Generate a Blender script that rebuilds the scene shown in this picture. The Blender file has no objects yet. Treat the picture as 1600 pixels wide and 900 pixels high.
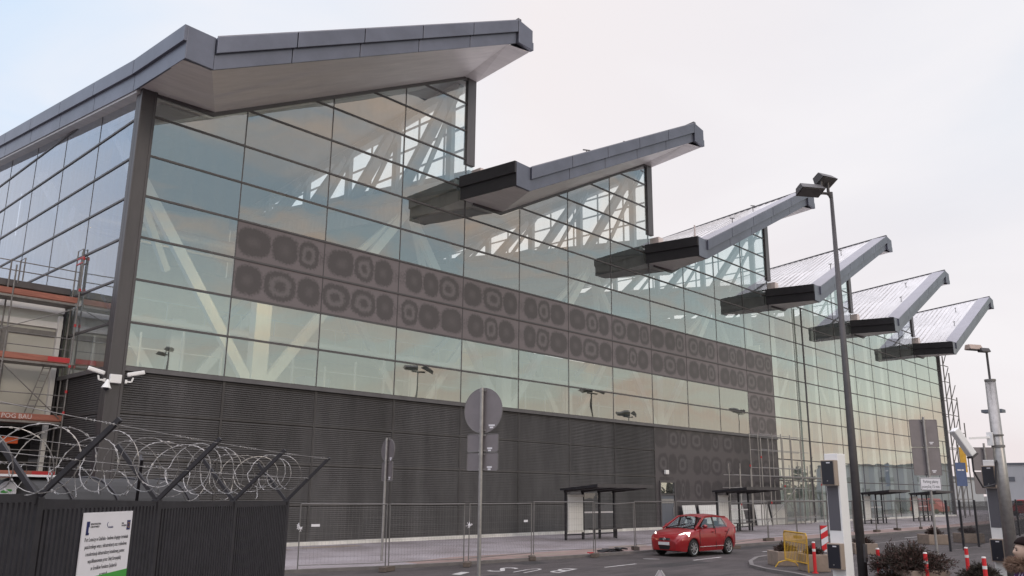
import bpy, bmesh, math, random
from mathutils import Vector, Matrix
random.seed(7)
sc = bpy.context.scene
col = sc.collection
R = math.radians

# ------------------------------------------------------------------ camera
cam_d = bpy.data.cameras.new("camera")
cam = bpy.data.objects.new("camera", cam_d)
col.objects.link(cam)
sc.camera = cam
yaw, pitch, roll = 0.8090, 0.2370, 0.0100
CAM = Vector((-13.05, -34.21, 2.52))
fw = Vector((math.sin(yaw) * math.cos(pitch), math.cos(yaw) * math.cos(pitch), math.sin(pitch)))
rt = Vector((math.cos(yaw), -math.sin(yaw), 0))
up = rt.cross(fw)
r2 = math.cos(roll) * rt + math.sin(roll) * up
u2 = -math.sin(roll) * rt + math.cos(roll) * up
cam.matrix_world = Matrix(((r2.x, u2.x, -fw.x, CAM.x), (r2.y, u2.y, -fw.y, CAM.y), (r2.z, u2.z, -fw.z, CAM.z), (0, 0, 0, 1)))
cam_d.sensor_width = 36
cam_d.lens = 36 * 1310 / 1600
cam_d.clip_start = 0.1
cam_d.clip_end = 4000
sc.render.resolution_x, sc.render.resolution_y = 1024, 576

# ------------------------------------------------------------------ world: thin high overcast at dawn
world = bpy.data.worlds.new("World")
sc.world = world
world.use_nodes = True
wt = world.node_tree
wt.nodes.clear()
def WN(t, **k):
    n = wt.nodes.new(t)
    for a, b in k.items(): setattr(n, a, b)
    return n
def wmix(fac, a, b):
    m = WN('ShaderNodeMix', data_type='RGBA')
    for s, v in ((0, fac), (6, a), (7, b)):
        if isinstance(v, (int, float)): m.inputs[s].default_value = v
        elif isinstance(v, tuple): m.inputs[s].default_value = (*v, 1)
        else: wt.links.new(v, m.inputs[s])
    return m.outputs[2]
def wramp(v, stops):
    r = WN('ShaderNodeValToRGB')
    e = r.color_ramp.elements
    e[0].position, e[0].color = stops[0][0], (*stops[0][1], 1)
    e[1].position, e[1].color = stops[-1][0], (*stops[-1][1], 1)
    for p_, c_ in stops[1:-1]:
        q = e.new(p_); q.color = (*c_, 1)
    wt.links.new(v, r.inputs[0])
    return r.outputs[0]
def wdot(vec, d):
    m = WN('ShaderNodeVectorMath', operation='DOT_PRODUCT')
    wt.links.new(vec, m.inputs[0]); m.inputs[1].default_value = d
    return m.outputs['Value']
SUN_EL, SUN_AZ = R(24), R(186)          # azimuth clockwise from +Y
tc = WN('ShaderNodeTexCoord')
dirv = tc.outputs['Generated']
sky = WN('ShaderNodeTexSky', sky_type='NISHITA')
sky.sun_disc = False
sky.sun_elevation = SUN_EL
sky.sun_rotation = SUN_AZ
sky.air_density = 1.5; sky.dust_density = 3.0
def mp(scale):
    m = WN('ShaderNodeMapping'); m.inputs['Scale'].default_value = scale
    wt.links.new(dirv, m.inputs[0]); return m.outputs[0]
def noise(vec, s, det, w=0.0):
    n = WN('ShaderNodeTexNoise'); n.inputs['Scale'].default_value = s; n.inputs['Detail'].default_value = det
    n.inputs['Distortion'].default_value = w
    wt.links.new(vec, n.inputs['Vector']); return n.outputs[0]
up_z = wdot(dirv, (0, 0, 1))
# bright veil over the north: blue white to the west, faint pink to the east and low down
azm = WN('ShaderNodeMath', operation='ADD'); wt.links.new(wdot(dirv, (-0.78, 0.62, 0)), azm.inputs[0]); azm.inputs[1].default_value = 0.6
azw = azm.outputs[0]
veil = wramp(azw, [(0.0, (0.84, 0.86, 0.92)), (0.20, (0.90, 0.87, 0.90)), (0.46, (0.93, 0.875, 0.885)), (0.70, (0.84, 0.88, 0.96)), (0.92, (0.70, 0.83, 1.0))])
low = wramp(up_z, [(0.0, (1, 1, 1)), (0.36, (0, 0, 0))])
lowf = WN('ShaderNodeMath', operation='MULTIPLY'); wt.links.new(low, lowf.inputs[0]); lowf.inputs[1].default_value = 0.9
veil = wmix(lowf.outputs[0], veil, (0.90, 0.79, 0.785))
wisp = noise(mp((1, 1, 2.5)), 2.2, 5, 0.6)
wispr = wramp(wisp, [(0.42, (0, 0, 0)), (0.68, (1, 1, 1))])
vm = WN('ShaderNodeMath', operation='MULTIPLY'); wt.links.new(wispr, vm.inputs[0]); vm.inputs[1].default_value = 0.75
veil = wmix(vm.outputs[0], veil, (0.97, 0.94, 0.96))
# the south east: darker blue gaps and orange lit cloud above a cream horizon
sblue = wramp(up_z, [(0.0, (0.98, 0.88, 0.70)), (0.09, (0.92, 0.95, 0.80)), (0.20, (0.72, 0.84, 0.82)), (0.32, (0.48, 0.60, 0.68)), (0.6, (0.40, 0.50, 0.62))])
cl = noise(mp((1.0, 1.0, 3.2)), 3.1, 6, 0.9)
clr = wramp(cl, [(0.47, (0, 0, 0)), (0.66, (1, 1, 1))])
southc = wmix(clr, sblue, (0.90, 0.70, 0.56))
sfac = wramp(wdot(dirv, (0.45, -0.89, 0)), [(0.28, (0, 0, 0)), (0.62, (1, 1, 1))])
cloud = wmix(sfac, veil, southc)
zen = wramp(up_z, [(0.60, (0, 0, 0)), (0.85, (1, 1, 1))])
cloud = wmix(zen, cloud, (2.3, 2.25, 2.45))
scl = WN('ShaderNodeVectorMath', operation='SCALE'); wt.links.new(cloud, scl.inputs[0]); scl.inputs['Scale'].default_value = 10.0
tot = wmix(0.03, scl.outputs[0], sky.outputs[0])
bg = WN('ShaderNodeBackground'); bg.inputs['Strength'].default_value = 0.1
wt.links.new(tot, bg.inputs['Color'])
wo = WN('ShaderNodeOutputWorld'); wt.links.new(bg.outputs[0], wo.inputs[0])

# ------------------------------------------------------------------ sun behind thin cloud, exposure
sun_d = bpy.data.lights.new("sun", 'SUN')
sun_d.energy = 0.7; sun_d.angle = R(14); sun_d.color = (1.0, 0.86, 0.72)
sun = bpy.data.objects.new("sun", sun_d)
col.objects.link(sun)
sdir = Vector((math.sin(SUN_AZ) * math.cos(SUN_EL), math.cos(SUN_AZ) * math.cos(SUN_EL), math.sin(SUN_EL)))
sun.rotation_euler = sdir.to_track_quat('Z', 'Y').to_euler()
sun.location = sdir * 100
sc.view_settings.view_transform = 'Standard'
sc.view_settings.look = 'None'
sc.view_settings.gamma = 1
sc.view_settings.exposure = 0.0
sc.view_settings.use_curve_mapping = False
cy = sc.cycles
cy.use_denoising = True
cy.max_bounces = 10; cy.diffuse_bounces = 4; cy.glossy_bounces = 5; cy.transparent_max_bounces = 24
cy.sample_clamp_indirect = 6

# ------------------------------------------------------------------ materials
M = {}
def mat(name, c, rough=0.6, metal=0.0, var=0.12, vs=3.0, spec=0.5, coat=0.0, bump=0.0, bs=40.0, emit=None, es=0.0, grime=0.0, stretch=(1, 1, 1), world=False):
    m = bpy.data.materials.new(name); m.use_nodes = True
    nt = m.node_tree; b = nt.nodes['Principled BSDF']
    b.inputs['Roughness'].default_value = rough
    b.inputs['Metallic'].default_value = metal
    b.inputs['Specular IOR Level'].default_value = spec
    b.inputs['Coat Weight'].default_value = coat
    t = nt.nodes.new('ShaderNodeTexCoord')
    mp_ = nt.nodes.new('ShaderNodeMapping'); mp_.inputs['Scale'].default_value = stretch
    src_ = nt.nodes.new('ShaderNodeNewGeometry').outputs['Position'] if world else t.outputs['Object']
    nt.links.new(src_, mp_.inputs[0])
    n = nt.nodes.new('ShaderNodeTexNoise'); n.inputs['Scale'].default_value = vs; n.inputs['Detail'].default_value = 6
    n.inputs['Roughness'].default_value = 0.65
    nt.links.new(mp_.outputs[0], n.inputs['Vector'])
    r = nt.nodes.new('ShaderNodeValToRGB')
    r.color_ramp.elements[0].position = 0.3; r.color_ramp.elements[1].position = 0.7
    r.color_ramp.elements[0].color = (*[x * (1 - var) for x in c], 1)
    r.color_ramp.elements[1].color = (*[min(1, x * (1 + var)) for x in c], 1)
    nt.links.new(n.outputs[0], r.inputs[0])
    last = r.outputs[0]
    if grime:
        n2 = nt.nodes.new('ShaderNodeTexNoise'); n2.inputs['Scale'].default_value = vs * 0.21; n2.inputs['Detail'].default_value = 8
        nt.links.new(mp_.outputs[0] if world else t.outputs['Object'], n2.inputs['Vector'])
        r3 = nt.nodes.new('ShaderNodeValToRGB'); r3.color_ramp.elements[0].position = 0.45; r3.color_ramp.elements[1].position = 0.62
        nt.links.new(n2.outputs[0], r3.inputs[0])
        ml = nt.nodes.new('ShaderNodeMath'); ml.operation = 'MULTIPLY'; ml.inputs[1].default_value = grime
        nt.links.new(r3.outputs[0], ml.inputs[0])
        mx = nt.nodes.new('ShaderNodeMix'); mx.data_type = 'RGBA'
        nt.links.new(ml.outputs[0], mx.inputs[0]); nt.links.new(last, mx.inputs[6])
        mx.inputs[7].default_value = (c[0] * 0.5, c[1] * 0.48, c[2] * 0.45, 1)
        last = mx.outputs[2]
    nt.links.new(last, b.inputs['Base Color'])
    if bump:
        n3 = nt.nodes.new('ShaderNodeTexNoise'); n3.inputs['Scale'].default_value = bs; n3.inputs['Detail'].default_value = 4
        nt.links.new(t.outputs['Object'], n3.inputs['Vector'])
        bp = nt.nodes.new('ShaderNodeBump'); bp.inputs['Strength'].default_value = bump; bp.inputs['Distance'].default_value = 0.02
        nt.links.new(n3.outputs[0], bp.inputs['Height']); nt.links.new(bp.outputs[0], b.inputs['Normal'])
    if emit:
        b.inputs['Emission Color'].default_value = (*emit, 1); b.inputs['Emission Strength'].default_value = es
    M[name] = m
    return m
mat('dark_frame', (0.10, 0.092, 0.095), 0.45, 0.3, 0.1)
mat('post_metal', (0.135, 0.128, 0.135), 0.42, 0.5, 0.15, 1.2, stretch=(1, 1, .2))
mat('corner_metal', (0.095, 0.088, 0.092), 0.42, 0.5, 0.15, 1.2, stretch=(1, 1, .2))
mat('louvre', (0.098, 0.092, 0.092), 0.55, 0.25, 0.30, 0.9, grime=0.5, stretch=(1.3, 1.3, .3), world=True)
mat('fascia', (0.165, 0.172, 0.215), 0.38, 0.45, 0.16, 0.5, grime=0.18)
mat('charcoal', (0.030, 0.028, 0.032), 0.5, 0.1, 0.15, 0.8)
mat('soffit', (0.66, 0.62, 0.61), 0.42, 0.15, 0.10, 0.5, stretch=(1, 6, 1), grime=.08)
mat('seam_roof', (0.60, 0.585, 0.585), 0.45, 0.2, 0.12, 0.8, stretch=(.3, 3, 1))
mat('membrane', (0.62, 0.55, 0.53), 0.75, 0, 0.08, 0.7)
mat('coping', (0.28, 0.275, 0.31), 0.4, 0.4, 0.08, 0.7)
mat('steel_white', (0.58, 0.61, 0.59), 0.5, 0, 0.05, 0.4)
mat('inner_wall', (0.74, 0.72, 0.60), 0.8, 0, 0.14, 0.25)
mat('steel_grey', (0.30, 0.34, 0.37), 0.5, 0, 0.08, 0.4)
mat('inner_ceiling', (0.22, 0.26, 0.29), 0.7, 0, 0.08, 0.3)
mat('inner_floor', (0.35, 0.35, 0.33), 0.35, 0, 0.1, 0.5)
mat('white_board', (0.72, 0.71, 0.69), 0.6, 0, 0.05, 1.5, grime=0.1)
mat('base_white', (0.66, 0.64, 0.60), 0.7, 0, 0.15, 2, grime=0.3)
mat('asphalt', (0.064, 0.053, 0.053), 0.82, 0, 0.42, 1.6, bump=0.6, bs=60, grime=0.5, stretch=(.35, 1.6, 1))
mat('outer_ground', (0.10, 0.095, 0.09), 0.9, 0, 0.25, 0.3)
mat('old_patch', (0.036, 0.032, 0.033), 0.85, 0, 0.3, 2, bump=.5, bs=50, grime=.4)
mat('kerb', (0.17, 0.155, 0.15), 0.8, 0, 0.2, 2)
mat('paint_road', (0.52, 0.50, 0.49), 0.7, 0, 0.25, 6, grime=0.45)
mat('galv', (0.36, 0.345, 0.335), 0.42, 0.7, 0.15, 8)
mat('galv_dull', (0.20, 0.19, 0.185), 0.5, 0.45, 0.15, 5)
mat('sign_back', (0.235, 0.21, 0.215), 0.5, 0.5, 0.08, 3)
mat('black_metal', (0.030, 0.028, 0.033), 0.5, 0.2, 0.25, 6)
mat('lamp_dark', (0.075, 0.068, 0.07), 0.5, 0.2, 0.2, 3)
mat('lamp_tan', (0.40, 0.31, 0.26), 0.5, 0.1, 0.1, 3)
mat('razor', (0.34, 0.325, 0.32), 0.45, 0.6, 0.3, 10)
mat('white_plastic', (0.80, 0.79, 0.78), 0.4, 0, 0.03, 3)
mat('sign_white', (0.74, 0.72, 0.75), 0.55, 0, 0.03, 2)
mat('ink', (0.04, 0.04, 0.05), 0.6, 0, 0.0)
mat('navy', (0.015, 0.02, 0.11), 0.6, 0, 0.0)
mat('sign_green', (0.055, 0.32, 0.045), 0.5, 0, 0.08)
mat('yellow', (0.62, 0.36, 0.03), 0.45, 0, 0.18, 5, grime=0.3)
mat('red_plastic', (0.62, 0.022, 0.028), 0.4, 0, 0.1, 5)
mat('reflective', (0.72, 0.68, 0.66), 0.4, 0, 0.08, 5)
mat('orange', (0.75, 0.12, 0.03), 0.5, 0, 0.1, 5)
mat('concrete', (0.30, 0.235, 0.19), 0.85, 0, 0.22, 3, bump=0.5, bs=50, grime=0.3)
mat('rubber_foot', (0.115, 0.09, 0.075), 0.85, 0, 0.25, 6)
mat('plank', (0.36, 0.135, 0.095), 0.7, 0, 0.25, 3, stretch=(.4, 3, 3), grime=0.3)
mat('scaf_red', (0.50, 0.035, 0.04), 0.5, 0, 0.1)
mat('scaf_steel', (0.22, 0.205, 0.195), 0.5, 0.5, 0.25, 6)
mat('panel_grey', (0.115, 0.11, 0.125), 0.35, 0.1, 0.05, 1)
mat('reader_black', (0.018, 0.018, 0.026), 0.3, 0, 0.1, 3)
mat('reader_side', (0.34, 0.27, 0.22), 0.5, 0.1, 0.05, 3)
mat('annex_panel', (0.52, 0.51, 0.46), 0.28, 0.0, 0.05, 0.5)
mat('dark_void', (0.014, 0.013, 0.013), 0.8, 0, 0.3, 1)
mat('tank', (0.03, 0.029, 0.03), 0.7, 0, 0.2, 2)
mat('tree_bark', (0.05, 0.035, 0.028), 0.9, 0, 0.3, 10)
mat('needle_a', (0.060, 0.028, 0.022), 0.8, 0, 0.35, 14)
mat('needle_b', (0.034, 0.026, 0.018), 0.8, 0, 0.35, 14)
mat('snow', (0.45, 0.44, 0.46), 0.8, 0, 0.2, 5)
mat('far_wall', (0.42, 0.43, 0.45), 0.7, 0, 0.06, 0.3)
mat('far_dark', (0.12, 0.13, 0.15), 0.6, 0, 0.15, 0.3)
mat('blue_panel', (0.075, 0.11, 0.22), 0.5, 0, 0.15, 1)
mat('yellow_panel', (0.60, 0.34, 0.03), 0.5, 0, 0.15, 1)
# car
mat('car_paint', (0.28, 0.008, 0.012), 0.32, 0.15, 0.05, 3, coat=0.55)
mat('car_dark', (0.012, 0.012, 0.013), 0.45, 0, 0.1, 5)
mat('tyre', (0.016, 0.015, 0.015), 0.85, 0, 0.2, 10)
mat('rim', (0.50, 0.50, 0.52), 0.3, 0.8, 0.06, 5)
mat('car_lamp', (0.85, 0.85, 0.85), 0.2, 0, 0.0, emit=(1.0, 0.95, 0.86), es=3.0)
mat('plate', (0.65, 0.64, 0.64), 0.5, 0, 0.05)
mat('car_seat', (0.03, 0.03, 0.035), 0.8, 0, 0.1)
mat('lit_lamp', (0.9, 0.8, 0.6), 0.4, 0, 0, emit=(1.0, 0.72, 0.36), es=26.0)
# person
mat('skin', (0.55, 0.38, 0.29), 0.55, 0, 0.05)
mat('hair', (0.012, 0.006, 0.006), 0.85, 0, 0.2, 20, spec=.15)
mat('fur', (0.21, 0.135, 0.095), 0.9, 0, 0.35, 25)
mat('trousers', (0.03, 0.03, 0.04), 0.8, 0, 0.1)

def nodes(name):
    m = bpy.data.materials.new(name); m.use_nodes = True
    M[name] = m
    nt = m.node_tree
    nt.nodes.clear()
    o = nt.nodes.new('ShaderNodeOutputMaterial')
    return m, nt, o
def glass_mat(name, tint, base, refl=(1, 1, 1), wavy=0.02, dirt=0.0):
    m, nt, o = nodes(name)
    t = nt.nodes.new('ShaderNodeBsdfTransparent'); t.inputs[0].default_value = (*tint, 1)
    g = nt.nodes.new('ShaderNodeBsdfGlossy'); g.inputs['Roughness'].default_value = 0.0
    g.inputs[0].default_value = (*refl, 1)
    lw = nt.nodes.new('ShaderNodeLayerWeight'); lw.inputs['Blend'].default_value = 0.5
    f = nt.nodes.new('ShaderNodeMath'); f.operation = 'POWER'; f.inputs[1].default_value = 4.2; nt.links.new(lw.outputs['Facing'], f.inputs[0])
    ma = nt.nodes.new('ShaderNodeMath'); ma.operation = 'MULTIPLY_ADD'; ma.use_clamp = True
    ma.inputs[1].default_value = 0.95; ma.inputs[2].default_value = base + .04
    nt.links.new(f.outputs[0], ma.inputs[0])
    tc_ = nt.nodes.new('ShaderNodeTexCoord')
    oi = nt.nodes.new('ShaderNodeObjectInfo')
    n = nt.nodes.new('ShaderNodeTexNoise'); n.noise_dimensions = '4D'; n.inputs['Scale'].default_value = 0.45; n.inputs['Detail'].default_value = 1
    nt.links.new(tc_.outputs['Object'], n.inputs['Vector'])
    wv = nt.nodes.new('ShaderNodeMath'); wv.operation = 'MULTIPLY'; wv.inputs[1].default_value = 40
    nt.links.new(oi.outputs['Random'], wv.inputs[0]); nt.links.new(wv.outputs[0], n.inputs['W'])
    b = nt.nodes.new('ShaderNodeBump'); b.inputs['Strength'].default_value = 1.0; b.inputs['Distance'].default_value = wavy
    nt.links.new(n.outputs[0], b.inputs['Height']); nt.links.new(b.outputs[0], g.inputs['Normal'])
    wn = nt.nodes.new('ShaderNodeTexWhiteNoise'); wn.noise_dimensions = '1D'; nt.links.new(wv.outputs[0], wn.inputs['W'])
    su = nt.nodes.new('ShaderNodeVectorMath'); su.operation = 'SUBTRACT'; su.inputs[1].default_value = (.5, .5, .5); nt.links.new(wn.outputs['Color'], su.inputs[0])
    sc_ = nt.nodes.new('ShaderNodeVectorMath'); sc_.operation = 'SCALE'; sc_.inputs['Scale'].default_value = 0.022; nt.links.new(su.outputs[0], sc_.inputs[0])
    ge = nt.nodes.new('ShaderNodeNewGeometry')
    ad = nt.nodes.new('ShaderNodeVectorMath'); ad.operation = 'ADD'; nt.links.new(ge.outputs['Normal'], ad.inputs[0]); nt.links.new(sc_.outputs[0], ad.inputs[1])
    no = nt.nodes.new('ShaderNodeVectorMath'); no.operation = 'NORMALIZE'; nt.links.new(ad.outputs[0], no.inputs[0]); nt.links.new(no.outputs[0], b.inputs['Normal'])
    mx = nt.nodes.new('ShaderNodeMixShader')
    nt.links.new(ma.outputs[0], mx.inputs[0]); nt.links.new(t.outputs[0], mx.inputs[1]); nt.links.new(g.outputs[0], mx.inputs[2])
    last = mx.outputs[0]
    if dirt:
        dn = nt.nodes.new('ShaderNodeTexNoise'); dn.inputs['Scale'].default_value = 1.3; dn.inputs['Detail'].default_value = 8
        dm = nt.nodes.new('ShaderNodeMapping'); dm.inputs['Scale'].default_value = (1.6, 1.6, .35); gp = nt.nodes.new('ShaderNodeNewGeometry')
        nt.links.new(gp.outputs['Position'], dm.inputs[0]); nt.links.new(dm.outputs[0], dn.inputs['Vector'])
        dr_ = nt.nodes.new('ShaderNodeMapRange'); dr_.inputs['From Min'].default_value = .35; dr_.inputs['From Max'].default_value = .75; dr_.inputs['To Max'].default_value = dirt
        nt.links.new(dn.outputs[0], dr_.inputs[0])
        df = nt.nodes.new('ShaderNodeBsdfDiffuse'); df.inputs[0].default_value = (.62, .62, .58, 1)
        m2 = nt.nodes.new('ShaderNodeMixShader'); nt.links.new(dr_.outputs[0], m2.inputs[0]); nt.links.new(last, m2.inputs[1]); nt.links.new(df.outputs[0], m2.inputs[2])
        last = m2.outputs[0]
    nt.links.new(last, o.inputs[0])
    return m
glass_mat('facade_glass', (0.95, 1.0, 0.97), 0.30, (0.96, 0.99, 1.0), 0.012, 0.07)
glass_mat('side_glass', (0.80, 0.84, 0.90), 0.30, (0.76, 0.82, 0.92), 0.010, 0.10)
glass_mat('clear_glass', (0.96, 0.98, 0.98), 0.04, (1, 1, 1), 0.004)
glass_mat('car_glass', (0.74, 0.82, 0.82), 0.10, (1, 1, 1), 0.0)

def printed_mat(name, base, dark, light):
    m, nt, o = nodes(name)
    L = nt.links.new
    b = nt.nodes.new('ShaderNodeBsdfPrincipled'); b.inputs['Roughness'].default_value = 0.35; b.inputs['Specular IOR Level'].default_value = 0.22
    L(b.outputs[0], o.inputs[0])
    t = nt.nodes.new('ShaderNodeTexCoord'); s = nt.nodes.new('ShaderNodeSeparateXYZ'); L(t.outputs['Generated'], s.inputs[0])
    oi = nt.nodes.new('ShaderNodeObjectInfo')
    def ma(op, a, b_=None, c_=None, clamp=False):
        n = nt.nodes.new('ShaderNodeMath'); n.operation = op; n.use_clamp = clamp
        for i, v in enumerate((a, b_, c_)):
            if v is None: continue
            if isinstance(v, (int, float)): n.inputs[i].default_value = v
            else: L(v, n.inputs[i])
        return n.outputs[0]
    n4 = nt.nodes.new('ShaderNodeTexNoise'); n4.noise_dimensions = '4D'; n4.inputs['Scale'].default_value = 1.6; n4.inputs['Detail'].default_value = 2
    L(t.outputs['Object'], n4.inputs['Vector']); L(ma('MULTIPLY', oi.outputs['Random'], 50), n4.inputs['W'])
    nz = ma('SUBTRACT', n4.outputs[0], 0.5)
    u = ma('ADD', s.outputs[0], ma('MULTIPLY', nz, 0.06))
    wp = ma('MULTIPLY', ma('SINE', ma('ADD', ma('MULTIPLY', u, 5.2), ma('MULTIPLY', oi.outputs['Random'], 23.0))), 0.045)
    u = ma('ADD', u, wp)
    u3 = ma('MULTIPLY', ma('SUBTRACT', u, 0.04), 3 / 0.92)
    u3 = ma('MINIMUM', ma('MAXIMUM', u3, 0.001), 2.999)
    fx = ma('MULTIPLY', ma('SUBTRACT', ma('FRACT', u3), 0.5), 2.0)
    fz = ma('MULTIPLY', ma('SUBTRACT', ma('ADD', s.outputs[2], ma('MULTIPLY', nz, 0.12)), 0.5), 2.35)
    px = ma('POWER', ma('MULTIPLY', ma('ABSOLUTE', fx), 0.93), 2.6); pz = ma('POWER', ma('ABSOLUTE', fz), 2.6)
    d = ma('POWER', ma('ADD', px, pz), 0.385)
    fine = nt.nodes.new('ShaderNodeTexNoise'); fine.inputs['Scale'].default_value = 9; fine.inputs['Detail'].default_value = 5; L(t.outputs['Object'], fine.inputs['Vector'])
    d2 = ma('ADD', d, ma('MULTIPLY', ma('SUBTRACT', fine.outputs[0], 0.5), 0.42))
    n5 = nt.nodes.new('ShaderNodeTexNoise'); n5.noise_dimensions = '4D'; n5.inputs['Scale'].default_value = 0.8
    L(t.outputs['Object'], n5.inputs['Vector']); L(ma('MULTIPLY', oi.outputs['Random'], 91), n5.inputs['W'])
    r = nt.nodes.new('ShaderNodeValToRGB'); e = r.color_ramp.elements
    e[0].position = 0.0; e[0].color = (*dark, 1)
    e[1].position = 1.0; e[1].color = (*base, 1)
    for p_, c_ in ((0.20, dark), (0.40, light), (0.50, light), (0.66, dark), (0.82, dark), (0.99, base)):
        q = e.new(p_); q.color = (*c_, 1)
    L(d2, r.inputs[0])
    r2_ = nt.nodes.new('ShaderNodeValToRGB'); e = r2_.color_ramp.elements
    e[0].position = 0.12; e[0].color = (*[a * .7 + b * .3 for a, b in zip(dark, base)], 1); e[1].position = 0.99; e[1].color = (*base, 1)
    for p_ in (0.45, 0.80):
        q = e.new(p_); q.color = (*dark, 1)
    L(d2, r2_.inputs[0])
    mx = nt.nodes.new('ShaderNodeMix'); mx.data_type = 'RGBA'
    sw = nt.nodes.new('ShaderNodeValToRGB'); sw.color_ramp.elements[0].position = 0.52; sw.color_ramp.elements[1].position = 0.58
    rn = ma('FRACT', ma('ADD', ma('MULTIPLY', oi.outputs['Random'], 17.3), ma('MULTIPLY', ma('FLOOR', u3), 0.371)))
    L(rn, sw.inputs[0])
    L(sw.outputs[0], mx.inputs[0]); L(r2_.outputs[0], mx.inputs[6]); L(r.outputs[0], mx.inputs[7])
    L(mx.outputs[2], b.inputs['Base Color'])
printed_mat('printed_glass', (0.190, 0.165, 0.172), (0.100, 0.090, 0.092), (0.165, 0.148, 0.152))
printed_mat('printed_glass_dark', (0.096, 0.086, 0.090), (0.062, 0.056, 0.060), (0.105, 0.095, 0.100))

def paver_mat():
    m, nt, o = nodes('pavers'); L = nt.links.new
    b = nt.nodes.new('ShaderNodeBsdfPrincipled'); b.inputs['Roughness'].default_value = 0.85; L(b.outputs[0], o.inputs[0])
    t = nt.nodes.new('ShaderNodeTexCoord')
    br = nt.nodes.new('ShaderNodeTexBrick'); br.inputs['Scale'].default_value = 2.5
    br.inputs['Mortar Size'].default_value = 0.015
    br.inputs['Color1'].default_value = (0.37, 0.34, 0.36, 1); br.inputs['Color2'].default_value = (0.33, 0.305, 0.325, 1)
    br.inputs['Mortar'].default_value = (0.16, 0.15, 0.15, 1)
    L(t.outputs['Object'], br.inputs['Vector'])
    n = nt.nodes.new('ShaderNodeTexNoise'); n.inputs['Scale'].default_value = 0.35; n.inputs['Detail'].default_value = 9
    L(t.outputs['Object'], n.inputs['Vector'])
    r = nt.nodes.new('ShaderNodeValToRGB'); r.color_ramp.elements[0].position = 0.35; r.color_ramp.elements[1].position = 0.65
    r.color_ramp.elements[0].color = (0.72, 0.68, 0.66, 1); r.color_ramp.elements[1].color = (1.08, 1.06, 1.06, 1)
    L(n.outputs[0], r.inputs[0])
    mx = nt.nodes.new('ShaderNodeMix'); mx.data_type = 'RGBA'; mx.blend_type = 'MULTIPLY'; mx.inputs[0].default_value = 1
    L(br.outputs[0], mx.inputs[6]); L(r.outputs[0], mx.inputs[7]); L(mx.outputs[2], b.inputs['Base Color'])
paver_mat()
mat('pink_pavers', (0.30, 0.215, 0.195), 0.85, 0, 0.22, 1.1, grime=0.35)
mat('sand', (0.30, 0.245, 0.21), 0.9, 0, 0.2, 2, grime=0.3)

def coat_mat():
    m, nt, o = nodes('coat_cloth'); L = nt.links.new
    b = nt.nodes.new('ShaderNodeBsdfPrincipled'); b.inputs['Roughness'].default_value = 0.7; L(b.outputs[0], o.inputs[0])
    t = nt.nodes.new('ShaderNodeTexCoord')
    n = nt.nodes.new('ShaderNodeTexNoise'); n.inputs['Scale'].default_value = 9; n.inputs['Detail'].default_value = 2; n.inputs['Distortion'].default_value = 1.2
    L(t.outputs['Object'], n.inputs['Vector'])
    r = nt.nodes.new('ShaderNodeValToRGB'); r.color_ramp.interpolation = 'CONSTANT'; e = r.color_ramp.elements
    e[0].position = 0; e[0].color = (0.012, 0.008, 0.02, 1); e[1].position = 0.60; e[1].color = (0.62, 0.58, 0.66, 1)
    for p_, c_ in ((0.40, (0.10, 0.02, 0.16)), (0.53, (0.05, 0.03, 0.09))):
        q = e.new(p_); q.color = (*c_, 1)
    L(n.outputs[0], r.inputs[0]); L(r.outputs[0], b.inputs['Base Color'])
coat_mat()

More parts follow.
